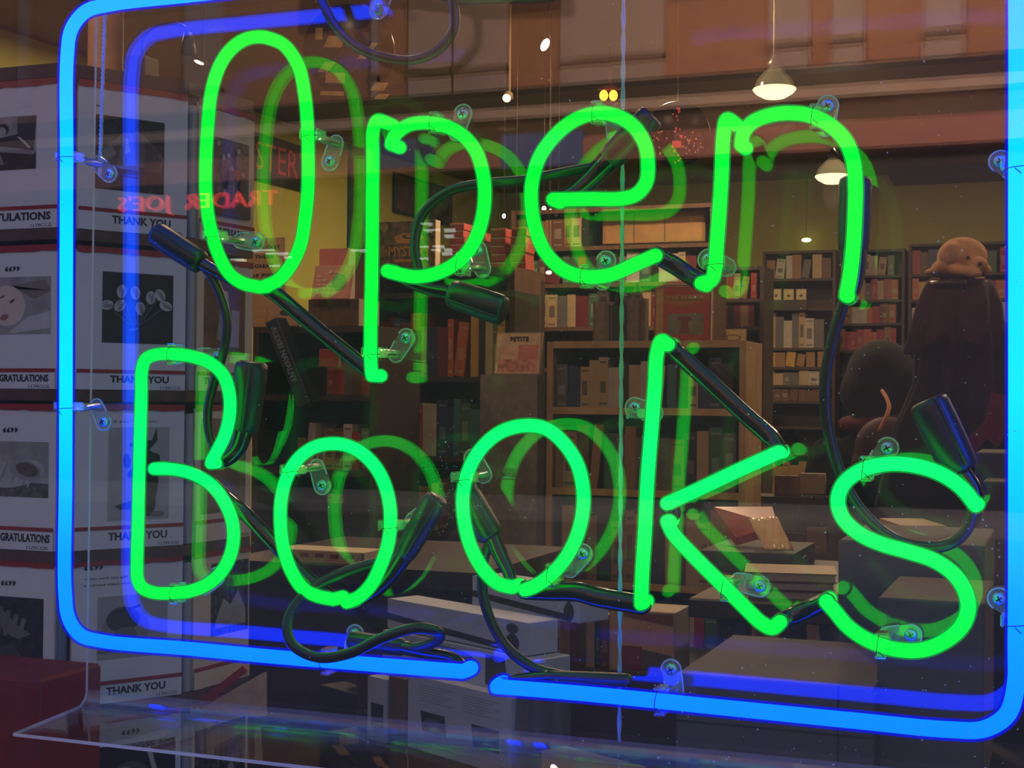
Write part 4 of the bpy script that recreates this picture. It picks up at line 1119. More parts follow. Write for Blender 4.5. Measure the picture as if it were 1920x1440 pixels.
_, dx0, dx1, dzs = rows('bookcase with an art book, right of the red poster', 'centre right bookcase', DY, 1336, 1424, [500, 560, 612, 662, 752, 850, 940],
     [['cream','brown','tan','red'], ['maroon','brown','purple','tan','black'], [], ['grey','brown','white','black'], ['brown','black','cream'], ['grey','brown','tan']], skip=(2, 5), wr=(0.024, 0.042))
coverbook((1346, 616, 1398, 660), DY - 0.03, 0.012, 'cream', 'cream art book with a brown sketch of curved shapes on its cover',
          lambda p: p.bg(M_('art_cover', (214, 184, 128), 0.6)).e(0.5,0.62,0.36,0.16,tone(150,(1,0.8,0.55))).e(0.5,0.62,0.28,0.10,tone(214,(1,0.86,0.6))).e(0.55,0.3,0.3,0.22,tone(130,(1,0.8,0.6))).e(0.6,0.32,0.18,0.13,tone(200,(1,0.86,0.6))).line([(0.2,0.1),(0.35,0.4),(0.3,0.7)],0.03,G(80)), tilt=8)
# long centre bookcase
EY = 6.1
_, ex0, ex1, ezs = rows('long brown bookcase across the middle behind the letters e and n', 'centre bookcase', EY, 965, 1330, [388, 460, 530, 612, 690, 780, 880],
     [[], mixset, ['black','cream','green','maroon','grey','navy'], ['grey','brown','cream'], mixset], wr=(0.03, 0.066), wood=midwood, maxrow=3, sides=True, gaps=0.06, skip=(0,))
fill(EY, ex0, P(1118, 430, EY).x, ezs[1], ezs[0] - ezs[1] - 0.02, ['tan', 'brown', 'black', 'cream', 'navy'], 'centre bookcase', 'top row', wr=(0.03, 0.06))
coverbook((1130, 398, 1322, 455), EY + 0.05, 0.03, 'tan', 'wide tan boxed set lying across the top of the centre bookcase', 
          lambda p: p.bg(M_('tan_box_face', (150, 112, 66), 0.6, var=0.25, scale=6)).line([(0.3,0),(0.3,1)],0.01,G(60)).line([(0.62,0),(0.62,1)],0.01,G(60)), name='boxed_set', cat='boxed set')
# high shelf left of centre with the ornate gold box and stacks of pink books
SY = 5.2
m = MB(); a = P(700, 500, SY); b = P(965, 500, SY); zb_ = P(830, 503, SY).z
t = thing('high_shelf', 'brown shelf unit carrying the ornate gold box left of the letter e', 'shelf', ((a.x+b.x)/2, SY, 0))
m.box((a.x, SY, zb_ - 0.03), (b.x, SY + 0.35, zb_)); m.build('shelf_board', [midwood], t)
m = MB(); m.box((a.x, SY + 0.30, 0), (b.x, SY + 0.35, zb_ - 0.03)); m.build('back_panel', [darkwood], t)
for x in (a.x, b.x - 0.03):
    m = MB(); m.box((x, SY, 0), (x + 0.03, SY + 0.30, zb_ - 0.03)); m.build('side_panel', [midwood], t)
gold = M_('gold_leaf', (236, 176, 84), 0.35, metal=0.2, var=0.2)
ornate = M_('ornate_print', (128, 104, 74), 0.5, var=0.85, scale=34)
t, fr, W, H = coverbook((708, 414, 816, 500), SY + 0.02, 0.05, 'tan', 'ornate box with gold MYSTERY lettering and a gold crest, behind the letter p', None, name='ornate_box', cat='box', z0=zb_, cm=ornate)
p = Pic(fr, 0, 0, W, H, 0.0006)
p.e(0.55, 0.66, 0.25, 0.09, gold).e(0.55, 0.68, 0.12, 0.05, tone(90, (1.1, 0.8, 0.4))).e(0.55, 0.69, 0.06, 0.03, gold).poly([(0.3,0.62),(0.8,0.62),(0.74,0.54),(0.36,0.54)], gold).poly([(0.26,0.22),(0.84,0.22),(0.78,0.16),(0.32,0.16)], gold).e(0.12, 0.88, 0.07, 0.09, M_('pale_gold_dot', (176, 150, 96), 0.5)).e(0.86, 0.88, 0.07, 0.09, M_('pale_gold_dot', (176, 150, 96), 0.5))
p.done('gold_crest', t)
m = MB(); m.text('MYSTERY', fr, W*0.20, H*0.27, W*0.92, H*0.48, 0.0012, 0.001); m.build('gold_lettering', [gold], t)
for k, (u, n, vt) in enumerate(((856, 7, 418), (934, 5, 428), (972, 5, 426), (895, 4, 436))):
    yS = SY + 0.12; x = P(u, 440, yS).x; zt_ = P(u, vt, yS).z; hh = (zt_ - zb_) / n
    for j in range(n):
        m = MB(); dx = RB_.uniform(-0.003, 0.003); m.box((x - 0.032 + dx, yS, zb_ + j*hh), (x + 0.032 + dx, yS + 0.10, zb_ + (j+1)*hh - 0.0012), 0, None, 0.0012)
        m.box((x - 0.030 + dx, yS - 0.0006, zb_ + (j+0.72)*hh), (x + 0.030 + dx, yS + 0.001, zb_ + (j+0.9)*hh), 1)
        pos = 'bottom' if j == 0 else 'top' if j == n-1 else '%s from bottom' % ['', 'second', 'third', 'fourth', 'fifth', 'sixth', ''][j]
        tag(m.build('paperback', [M_('pink_red_cover', (178, 84, 74), 0.5), pages]), 'pink-red paperback, %s of the %s stack beside the gold box' % (pos, ['tall nearest', 'third', 'farthest', 'short second'][k]), 'book', 'stacked pink-red paperbacks')
# near left gondola
GY = 4.5
_, gx0, gx1, gzs = rows('dark gondola of tall books behind the letter p and first o', 'left gondola', GY, 702, 952, [548, 706, 856, 996, 1150, 1300],
     [['orange','teal','yellow','black','cream','brown','maroon','navy','white'], ['black','teal','navy','red','brown','green','white'], ['maroon','yellow','brown','green','black'], darkset], wr=(0.018, 0.044), bdepth=0.16, hr=(0.62, 0.86), maxrow=3)
for (u, v, lb) in ((722, 853, 'small white price tag on the left gondola shelf behind the two letters o'), (630, 935, 'small white price tag on the dark shelf inside the first letter o'), (640, 707, 'small white shelf tag left of the stem of the letter p')):
    y = GY - 0.02 if u > 700 else 3.9
    a = P(u - 16, v - 9, y); b = P(u + 16, v + 9, y)
    m = MB(); m.box((a.x, y - 0.006, b.z), (b.x, y, a.z)); m.box((a.x + 0.01, y - 0.0065, a.z - 0.014), (a.x + 0.02, y - 0.005, a.z - 0.008), 1)
    tag(m.build('price_tag', [M_('tag_paper', (200, 160, 140), 0.6), red_card]), lb, 'price tag')
# near right gondola with pale uprights and shelf edges
HY = 4.3
_, hx0, hx1, hzs = rows('oak-edged gondola of books in the middle, behind the stem of the letter k', 'right gondola', HY, 1034, 1384, [640, 766, 920, 1095, 1262, 1400],
     [['white','cream','grey','teal','white','black','brown','navy'], ['cream','brown','black','tan','grey','green'], ['tan','brown','black','cream'], ['tan','green','red','brown','white']], wr=(0.022, 0.046), bdepth=0.16, edge=litwood, hr=(0.66, 0.88), maxrow=4, leanp=0.1)
# things standing on the gondolas
ztopG = hzs[0]
yR = HY + 0.03
t, fr, W, H = coverbook((1226, 536, 1332, 664), yR, 0.02, 'red', 'large red poster board with a pale heading and a small picture, between e and k',
    lambda p: p.bg(M_('poster_red', (170, 62, 46), 0.6, var=0.08)).poly([(0,0),(0.14,0),(0.14,1),(0,1)], M_('poster_edge', (178, 138, 84), 0.6)).poly([(0.22,0.10),(0.9,0.10),(0.9,0.5),(0.22,0.5)], M_('poster_scene', (120, 118, 92), 0.6, var=0.4, scale=12)).e(0.55,0.4,0.14,0.05,tone(110,(1.1,0.55,0.4))).poly([(0.45,0.12),(0.64,0.12),(0.6,0.4),(0.5,0.4)], tone(110,(1.1,0.55,0.4))), tilt=3, name='poster_board', cat='poster', z0=ztopG)
m = MB(); m.text('THE READER', fr, W*0.24, H*0.76, W*0.88, H*0.83, 0.004, 0.001); m.build('heading', [M_('poster_letter', (196, 140, 104), 0.6)], t)
t, fr, W, H = coverbook((926, 622, 1012, 702), GY - 0.25, 0.016, 'cream', 'cream and pink book on display reading PETITE, between the two words',
    lambda p: p.bg(M_('petite_cover', (206, 178, 142), 0.6)).poly([(0.5,0.35),(0.97,0.35),(0.97,0.72),(0.5,0.72)], COV('pink')).poly([(0.05,0.03),(0.97,0.03),(0.97,0.35),(0.05,0.35)], M_('pink_pattern', (190, 128, 110), 0.6, var=0.5, scale=70)).poly([(0.06,0.4),(0.45,0.4),(0.45,0.68),(0.06,0.68)], M_('cream_panel', (208, 168, 140), 0.6)), tilt=10)
m = MB(); m.text('PETITE', fr, W*0.32, H*0.79, W*0.72, H*0.90, 0.003, 0.0008); m.build('title', [ink], t)
zz = P(960, 702, GY - 0.25).z
m = MB(); a = P(905, 720, GY - 0.25); b = P(1012, 720, GY - 0.25); m.box((a.x, GY - 0.27, 0.0), (b.x, GY - 0.08, zz - 0.001)); tag(m.build('display_plinth', [M_('plinth_grey', (120, 112, 104), 0.7)]), 'grey display plinth carrying the cream and pink book', 'plinth')
# grey tote bags hanging by the gondola
for (u0, u1, v0, v1, col, lb) in ((1112, 1146, 566, 640, (132, 116, 104), 'narrow pale grey tote bag hanging left of the dark one'), (1142, 1176, 572, 640, (52, 50, 52), 'dark tote bag between two pale ones'), (1176, 1210, 560, 640, (120, 108, 98), 'pale grey tote bag right of the dark one')):
    y = HY + 0.08; a = P(u0, v0, y); b = P(u1, v1, y)
    t = thing('tote_bag', lb, 'bag', ((a.x+b.x)/2, y, ztopG), 'grey tote bags')
    m = MB(); n = 8; poly = []
    for i in range(n + 1):
        f = i/n; poly.append((a.x + (b.x-a.x)*f, 0.006*math.sin(f*9)))
    top = [(x, y + dy) for x, dy in poly]; bot = [(x, y + 0.035 + dy) for x, dy in poly]
    m.prism(top + bot[::-1], Matrix.Identity(4), ztopG + 0.0005, a.z); m.build('bag_body', [M_('canvas_%d' % col[0], col, 0.9)], t)
    m = MB(); m.tube(catmull([Vector((a.x + 0.012, y + 0.01, a.z - 0.01)), Vector(((a.x+b.x)/2, y + 0.015, a.z + 0.05)), Vector((b.x - 0.012, y + 0.01, a.z - 0.01))], 6), 0.004, 0, 8); m.build('handle', [M_('canvas_%d' % col[0], col, 0.9)], t)

# left low shelving against the wall: staff-pick board, calendar book, leaning book
IY = 3.8
t, x0, x1, zs = bookcase('dark shelving with a wooden sign and a calendar, under the olive wall', IY, 484, 694, [612, 740, 880, 1040, 1200], depth=0.3)
wb = M_('wood_sign_board', (176, 138, 98), 0.6, var=0.15, scale=8, stretch=(1, 1, 6))
t, fr, W, H = coverbook((462, 446, 532, 612), IY + 0.01, 0.015, 'tan', 'tan board lettered PICK GOT THESE GREAT OF PICKS, under the capital O', None, name='wooden_sign', cat='sign', z0=zs[0], cm=wb)
m = MB()
for i, s_ in enumerate(('PICK GOT', 'THESE', 'GREAT', 'OF PICKS', 'A')):
    n = len(s_) / 8.0; cx = 0.5 - 0.4*(1-n)*0.2
    m.text(s_, fr, W*(cx - 0.40*n), H*(0.875 - 0.105*i), W*(cx + 0.40*n), H*(0.915 - 0.105*i), 0.0003, 0.0008, bold=0.01)
m.build('lettering', [ink], t)
coverbook((500, 575, 560, 612), IY - 0.02, 0.01, 'tan', 'small tan card standing below the tan lettered board', lambda p: p.bg(wb).e(0.6,0.7,0.2,0.16,G(50)), name='small_card', cat='card', z0=zs[0])
def cal(p):
    p.bg(M_('calendar_pink', (196, 136, 120), 0.6, var=0.1))
    for r in range(6):
        for c in range(4):
            if (r + c) % 7 < 5: p.poly([(0.08+c*0.15,0.12+r*0.13),(0.2+c*0.15,0.12+r*0.13),(0.2+c*0.15,0.21+r*0.13),(0.08+c*0.15,0.21+r*0.13)], M_('calendar_square', (208, 164, 146), 0.6))
    p.e(0.7,0.5,0.2,0.25,M_('calendar_violet', (130, 84, 110), 0.6))
coverbook((583, 494, 655, 561), IY - 0.02, 0.008, 'pink', 'pink calendar with a grid of pale squares, left of the stem of the p', cal, tilt=14, name='wall_calendar', cat='calendar')
coverbook((578, 561, 672, 612), IY, 0.14, 'brown', 'brown wooden block under the pink calendar', None, name='wooden_block', cat='block', z0=zs[0], cm=midwood)
coverbook((598, 466, 652, 612), IY + 0.16, 0.05, 'pink', 'tall pink box rising behind the pink calendar', None, name='tall_box', cat='box', z0=zs[0])
# leaning dark book with a lettered spine
a = P(509, 606, IY - 0.08); b = P(556, 726, IY - 0.08)
dd = (b - a).normalized(); L = (b - a).length
fr = Fr(a, dd, Vector((0, 0, 1)) - dd * dd.z)
t = thing('leaning_book', 'dark blue book leaning on the left shelf with a white lettered spine', 'book', tuple(b))
m = MB(); m.fbox(fr, -0.01, -0.02, L + 0.06, 0.022, -0.06, 0, 0, 0.002); m.build('cover', [M_('navy_jacket', (30, 34, 52), 0.5)], t)
m = MB(); m.text('ALEXEI NAVALNY', fr, L*0.06, -0.008, L*0.92, 0.010, 0.0004, 0.0006); m.build('spine_lettering', [M_('pale_letter', (120, 130, 150), 0.5)], t)
t2, x0, x1, z2 = None, x0, x1, zs
fill(IY, x0 + 0.22, x1, zs[1], 0.13, ['black', 'maroon', 'grey', 'brown', 'red'], 'left wall shelving', 'second row', wr=(0.016, 0.034), hr=(0.6, 0.95))
fill(IY, x0 + 0.12, x1, zs[2], 0.15, ['red', 'navy', 'grey', 'tan', 'white'], 'left wall shelving', 'third row', wr=(0.016, 0.034), hr=(0.6, 0.95))
coverbook((598, 655, 634, 688), IY - 0.05, 0.02, 'red', 'small orange-red book face out above the price tag', None, name='small_book')
coverbook((515, 1033, 682, 1056), 2.9, 0.10, 'tan', 'flat tan box lid with dark red marks inside the first letter o',
    lambda p: [p.bg(M_('lid_face', (196, 150, 112), 0.6, var=0.1))] + [p.poly([(0.1+i*0.18,0.45),(0.2+i*0.18,0.45),(0.2+i*0.18,0.8),(0.1+i*0.18,0.8)], tone(120,(1,0.5,0.4))) for i in range(5)], name='box_lid', cat='box')
TZ = P(600, 1056, 2.9).z
m = MB(); a = P(420, 1060, 2.9); b = P(905, 1060, 2.9)
m.box((a.x, 2.88, TZ - 0.04), (b.x, 3.5, TZ - 0.0005)); m.box((a.x + 0.03, 2.94, 0), (b.x - 0.03, 3.44, TZ - 0.04))
tag(m.build('low_table', [M_('table_plum', (60, 44, 50), 0.6)]), 'dark plum low table of goods behind the lower word', 'table')

# ------------------------------------------------------------------ goods low in the middle: calendars in boxes
F4 = Fr(tuple(P(860, 1100, 1.95).xy) + (0,), (0.894, -0.448, 0))
paper = M_('calendar_paper', (186, 192, 200), 0.6, var=0.03)
def box4(q, c0, c1, label, name='boxed_calendar', cat='calendar', mt=None, deco=None):
    a0, b1 = F4.hit(q[0], q[1]); a1, _ = F4.hit(q[2], q[1]); _, b0 = F4.hit(q[0], q[3])
    t = thing(name, label, cat, tuple(F4.pt((a0+a1)/2, b0, 0)))
    m = MB(); m.fbox(F4, a0, b0, a1, b1, c0, c1, 0, 0.001); m.build('box_body', [mt or paper], t)
    if deco:
        p = Pic(F4, a0, b0, a1, b1, c1 + 0.0003); deco(p); p.done('printed_face', t)
    return t, a0, a1, b0, b1
def deco_strip(p):
    p.bg(paper).poly([(0,0.30),(0.88,0.02),(0.88,0.22),(0,0.52)], G(60)).e(0.9,0.30,0.045,0.3,G(60)).e(0.9,0.75,0.04,0.16,G(80))
def deco_lines(p):
    p.bg(paper)
    for c in (0, 1):
        for i in range(7): p.line([(0.12+c*0.44, 0.90-i*0.035),(0.12+c*0.44+0.34-0.06*(i%3),0.90-i*0.035)],0.006,G(120))
    p.poly([(0.16,0.28),(0.40,0.28),(0.38,0.55),(0.14,0.55)], noisyd).poly([(0.66,0.26),(0.90,0.26),(0.90,0.55),(0.64,0.55)], noisyd).line([(0.05,0.1),(0.95,0.1)],0.004,G(120)).e(0.26,0.42,0.08,0.06,G(90))
box4((757, 1092, 958, 1150), -0.20, -0.14, 'white boxed calendar on top of the stack behind the two letters o', deco=deco_strip)
box4((690, 1126, 952, 1182), -0.10, -0.04, 'long white boxed calendar with a dark stripe and crest, second in the stack', deco=deco_strip)
box4((690, 1184, 975, 1249), -0.10, -0.03, 'plain white box below the striped calendars', deco=lambda p: p.bg(paper).e(0.45, 0.6, 0.2, 0.3, tone(150, (0.7, 0.8, 1.1))).poly([(0.7,0.1),(0.84,0.1),(0.82,0.9),(0.7,0.9)], G(70)))
box4((766, 1264, 960, 1400), -0.06, 0.0, 'white boxed calendar with text and two dark photos above the acrylic foot', deco=deco_lines)
box4((694, 1266, 727, 1386), -0.06, 0.004, 'narrow white box with a dark photo, left of the brown box', deco=lambda p: p.bg(paper).poly([(0.2,0.25),(0.9,0.25),(0.9,0.6),(0.2,0.6)], noisyd))
box4((731, 1266, 762, 1392), -0.06, 0.002, 'narrow brown box between two white ones', name='brown_box', cat='box', mt=M_('mustard_box', (110, 78, 44), 0.6))
box4((962, 1262, 1004, 1400), -0.07, -0.006, 'grey plastic sleeve standing right of the white boxed calendar', name='plastic_sleeve', cat='sleeve', mt=M_('sleeve_grey', (110, 106, 112), 0.35, var=0.4, scale=9, stretch=(3, 3, 0.3)))
box4((640, 1255, 691, 1376), -0.10, -0.03, 'dark reddish book box left of the narrow white box', name='dark_box', cat='box', mt=M_('oxblood', (70, 40, 42), 0.5, var=0.4, scale=9))
box4((492, 1300, 636, 1900), -0.22, -0.12, 'black box low beneath the blue tube', name='black_box', cat='box', mt=black_m)
box4((520, 1262, 640, 1297), -0.30, -0.14, 'brown wooden ledge above the black box', name='wooden_ledge', cat='ledge', mt=midwood)
# tan card and red strip leaning left of the black box
q = [P(372, 1330, 1.75), P(492, 1262, 1.75), P(492, 1344, 1.75), P(380, 1342, 1.75)]
m = MB(); m.add([tuple(x) for x in q] + [tuple(x + Vector((0, 0.012, 0))) for x in q], [[0,3,2,1],[4,5,6,7],[0,1,5,4],[1,2,6,5],[2,3,7,6],[3,0,4,7]], 0)
q = [P(366, 1318, 1.745), P(455, 1248, 1.745), P(462, 1258, 1.745), P(372, 1332, 1.745)]
m.add([tuple(x) for x in q] + [tuple(x + Vector((0, 0.006, 0))) for x in q], [[0,3,2,1],[4,5,6,7],[0,1,5,4],[1,2,6,5],[2,3,7,6],[3,0,4,7]], 1)
tag(m.build('tilted_card', [M_('buff_card', (186, 156, 122), 0.6), red_card]), 'tilted buff card with a red edge at the foot of the card rack', 'card')
# stand carrying the calendars
m = MB(); a0 = F4.hit(640, 1300)[0]; a1 = F4.hit(1010, 1300)[0]; bb = F4.hit(762, 1400)[1]
m.fbox(F4, a0, 0.02, a1 + 0.02, bb - 0.003, -0.20, 0.02, 0); tag(m.build('display_stand', [black_m]), 'dark display stand under the boxed calendars', 'stand')

# books and a carton low in the centre
LY = 3.3
def spines(u0, u1, v0, v1, y, pal, case, **kw):
    a = P(u0, (v0+v1)/2, y); b = P(u1, (v0+v1)/2, y); zt_ = P((u0+u1)/2, v0, y).z; z0_ = P((u0+u1)/2, v1, y).z
    fill(y, a.x, b.x, z0_, zt_ - z0_, pal, case, 'single row', depth=0.13, **kw)
    return a.x, b.x, z0_
x0, x1, z0_ = spines(1015, 1142, 1138, 1252, LY, ['brown', 'tan', 'green', 'red', 'maroon', 'black', 'cream'], 'low centre rack', wr=(0.014, 0.026), hr=(0.8, 0.98), leanp=0)
t, fr, W, H = coverbook((1142, 1146, 1266, 1252), LY, 0.14, 'cream', 'buff carton with a dark red lower half, under the stem of the letter k', lambda p: p.bg(M_('buff_carton', (190, 150, 112), 0.6, var=0.1)).poly([(0.18,0),(0.5,0),(0.5,0.42),(0.18,0.42)], M_('carton_red', (128, 36, 40), 0.6)).poly([(0.5,0),(0.98,0),(0.98,0.30),(0.5,0.38)], M_('carton_grey', (96, 80, 76), 0.6)).poly([(0.2,0.93),(1,0.8),(1,1),(0.2,1)], M_('carton_red2', (120, 60, 52), 0.6)), name='carton', cat='carton', z0=z0_)
m = MB(); m.box((x0 - 0.02, LY - 0.02, 0), (P(1275, 1250, LY).x, LY + 0.4, z0_ - 0.0005)); tag(m.build('low_rack', [M_('rack_brown', (50, 38, 36), 0.6)]), 'dark low rack under the centre books and the buff carton', 'rack')

# ------------------------------------------------------------------ table at the right with books, glossy packet, cartons
TY = 2.9
tz = P(1480, 1132, TY).z
m = MB(); a = P(1290, 1132, TY); b = P(1920, 1132, TY)
t = thing('book_table', 'dark wooden table of books at the right behind the letters k and s', 'table', ((a.x+b.x)/2, TY, 0))
m.box((a.x, TY, tz - 0.04), (b.x + 0.3, TY + 0.84, tz), 0, None, 0.004); m.build('table_top', [darkwood], t)
for (x, y) in ((a.x + 0.05, TY + 0.05), (b.x + 0.2, TY + 0.05), (a.x + 0.05, TY + 0.74), (b.x + 0.2, TY + 0.74)):
    m = MB(); m.box((x, y, 0), (x + 0.06, y + 0.06, tz - 0.04)); m.build('leg', [darkwood], t)
def flatbook(u0, u1, vtop, y, z, h, d, col, label, rot=0.0, wpx=None):
    a = P(u0, vtop, y); b = P(u1, vtop, y); W = b.x - a.x
    M = Matrix.Translation(((a.x+b.x)/2, y + d/2, z)) @ Matrix.Rotation(rot, 4, 'Z')
    m = MB(); m.box((-W/2, -d/2, 0), (W/2, d/2, 0.002), 0, M); m.box((-W/2, -d/2, h-0.002), (W/2, d/2, h), 0, M); m.box((-W/2, -d/2, 0.002), (-W/2+0.002, d/2, h-0.002), 0, M)
    m.box((-W/2+0.002, -d/2+0.003, 0.002), (W/2-0.003, d/2-0.003, h-0.002), 1, M)
    tag(m.build('flat_book', [COV(col), pages]), label, 'book', 'books lying on the right table')
    return z + h + 0.0004
z = tz + 0.0004
for i, (c, lb) in enumerate((('brown', 'brown book lying at the bottom of the table stack right of the letter k'), ('maroon', 'maroon book lying in the middle of the table stack right of the letter k'), ('tan', 'tan book lying on top of the table stack right of the letter k'))):
    z = flatbook(1392 - 4*i, 1545 + 5*i, 1100, TY + 0.05, z, 0.018, 0.16, c, lb, 0.18)
z = tz + 0.0004
for i, (c, lb) in enumerate((('brown', 'thick brown book lying lowest inside the letter s'), ('cream', 'cream-edged book lying second inside the letter s'), ('black', 'black book lying third inside the letter s'), ('cream', 'cream book lying on top inside the letter s'))):
    z = flatbook(1640 + 6*i, 1770 - 8*i, 1000, TY + 0.35, z, 0.034, 0.20, c, lb, 0.35)
for (u0, u1, v0, v1, c, lb) in ((1452, 1500, 892, 930, 'tan', 'tan boxed book standing behind the glossy packet'), (1498, 1546, 888, 926, 'cream', 'cream boxed book standing right of the tan one'), (1512, 1550, 990, 1036, 'tan', 'tan book standing beside the letter s'), (1470, 1508, 1000, 1040, 'brown', 'brown book standing right of the glossy packet')):
    a = coverbook((u0, v0, u1, v1), 4.6, 0.03, c, lb)
m = MB(); a = P(1395, 930, 4.62); b = P(1560, 930, 4.62)
t = thing('step_shelf', 'dark two-step shelf behind the glossy packet', 'shelf', ((a.x+b.x)/2, 4.65, 0))
m.box((a.x, 4.56, a.z - 0.02), (b.x, 4.72, P(1478, 930, 4.6).z - 0.001)); m.box((a.x, 4.56, a.z - 0.24), (b.x, 4.72, P(1478, 1038, 4.6).z - 0.001)); m.box((a.x - 0.02, 4.56, 0), (a.x, 4.72, a.z - 0.001)); m.box((b.x, 4.56, 0), (b.x + 0.02, 4.72, a.z - 0.001)); m.build('shelf_board', [darkwood], t)
# glossy packet on a red book
foilm = M_('glossy_packet', (206, 168, 128), 0.18, metal=0.0, var=0.12, spec=0.9, bump=0.5, scale=22)
GYy = 3.4
t = thing('glossy_packet', 'crumpled glossy cream packet lying on a red book right of the letter k', 'packet', tuple(P(1445, 1030, GYy)))
pts = [(1402,972),(1452,970),(1476,1000),(1484,1030),(1436,1031),(1415,1000)]
m = MB(); nU = 10; vs = []; fs = []
for j in range(nU + 1):
    for i in range(nU + 1):
        s_, r_ = i/nU, j/nU
        u = (1402*(1-s_) + 1456*s_)*(1-r_) + (1434*(1-s_) + 1486*s_)*r_; v = (973*(1-s_)+968*s_)*(1-r_) + (1031*(1-s_)+1031*s_)*r_
        vs.append(P(u, v, GYy + 0.10*(1-r_) + 0.008*math.sin(i*2.1 + j*1.3) + 0.006*math.sin(j*3.1)))
for k_ in range(2):
    if k_: vs += [v_ + Vector((0, 0.02, -0.004)) for v_ in vs[:(nU+1)**2]]
o_ = (nU+1)**2
for j in range(nU):
    for i in range(nU):
        q = [j*(nU+1)+i, j*(nU+1)+i+1, (j+1)*(nU+1)+i+1, (j+1)*(nU+1)+i]
        fs.append(q[::-1]); fs.append([x + o_ for x in q])
bd = [i for i in range(nU+1)] + [(j)*(nU+1)+nU for j in range(1, nU+1)] + [nU*(nU+1)+i for i in range(nU-1, -1, -1)] + [j*(nU+1) for j in range(nU-1, 0, -1)]
for x, y_ in zip(bd, bd[1:] + bd[:1]): fs.append([x, y_, y_ + o_, x + o_])
m.add(vs, fs, 0, True); m.build('wrapper', [foilm], t)
q = [P(1338, 950, 3.62), P(1448, 950, 3.62), P(1458, 985, 3.5), P(1380, 1008, 3.5)]
m = MB(); m.add([tuple(x) for x in q] + [tuple(x - Vector((0, 0, 0.02))) for x in q], [[0,3,2,1],[4,5,6,7],[0,1,5,4],[1,2,6,5],[2,3,7,6],[3,0,4,7]], 0)
tag(m.build('red_album', [M_('album_red', (150, 48, 40), 0.3, spec=0.7, var=0.3, scale=14)]), 'glossy red album lying under the crumpled cream packet', 'album')
m = MB(); a = P(1330, 1012, 3.5); b = P(1500, 1012, 3.5); m.box((a.x, 3.4, P(1400, 1036, 3.4).z - 0.05), (b.x, 3.72, P(1400, 1036, 3.4).z)); m.box((a.x + 0.04, 3.5, tz + 0.003), (b.x - 0.04, 3.68, P(1400, 1036, 3.4).z - 0.05))
tag(m.build('display_riser', [black_m]), 'black display riser carrying the red album and packet', 'riser')
# big grey-brown cartons in the lower right corner
cb = M_('grey_board', (92, 80, 76), 0.75, var=0.08, scale=4)
cb2 = M_('grey_board_blue', (80, 80, 84), 0.75, var=0.08, scale=4)
def carton(q, y, dpt, label, mt, ang=0.0, crease=True, name='carton', vb=None):
    u0, v0, u1, v1 = q
    a = P(u0, v0, y); W = None
    fr = Fr((a.x, a.y, 0), (math.cos(ang), math.sin(ang), 0))
    a1, b1 = fr.hit(u1, v0); a1 = abs(a1); zt_ = a.z; z0 = P(u0, v1, y).z
    t = thing(name, label, 'carton', tuple(fr.pt(a1/2, z0, 0)))
    m = MB(); m.fbox(fr, 0, z0, a1, zt_, -dpt, 0, 0, 0.002); m.build('box_body', [mt], t)
    if crease:
        m = MB(); m.fbox(fr, 0.0, zt_ - 0.055, a1, zt_ - 0.053, 0, 0.0012, 0); m.fbox(fr, a1*0.82, z0, a1*0.82 + 0.002, zt_, 0, 0.0012, 0); m.build('crease', [M_('crease_dark', (50, 46, 46), 0.8)], t)
        m = MB(); m.tube([fr.pt(a1*0.10, zt_ - 0.10, 0.001), fr.pt(a1*0.38, zt_ - 0.145, 0.001)], 0.0009, 0, 6); m.build('scratch', [M_('scratch_pale', (120, 100, 96), 0.8)], t)
    return t
cby = 1.62
carton((1268, 1262, 1640, 1470), cby, 0.30, 'low grey-brown carton in front, bottom right below the blue tube', cb)
carton((1572, 1012, 1846, 1470), cby + 0.34, 0.28, 'tall grey carton at lower right behind the bottom of the letter s', cb2, crease=False)
carton((1645, 1120, 1846, 1470), cby + 0.05, 0.22, 'grey-brown carton between the tall grey one and the low one', cb, crease=False)
carton((1828, 848, 1905, 1900), 2.6, 0.2, 'blue-grey carton standing at the right edge beside the blue tube', cb2, crease=False)
carton((1842, 902, 1905, 1900), 2.45, 0.12, 'brown carton in front of the blue-grey one at the right edge', cb, crease=False)
m = MB(); a = P(1250, 1470, cby - 0.1); b = P(1960, 1470, cby - 0.1)
m.box((a.x, cby - 0.12, 0), (b.x + 0.2, cby + 0.68, min(P(1268,1470,cby).z, P(1572,1470,cby+0.34).z, P(1640,1470,cby+0.05).z) - 0.001)); tag(m.build('low_platform', [black_m]), 'dark platform under the big cartons at lower right', 'platform')
# near-black backdrop put in for the dark at the right edge
m = MB(); a = P(1846, 1100, 2.33); m.box((a.x, 2.33, 0), (a.x + 0.5, 2.35, P(1850, 1100, 2.33).z)); tag(m.build('dark_backdrop', [M_('near_black_panel', (14, 13, 18), 0.5)]), 'near-black backdrop for the dark at the lower right edge', 'backdrop')

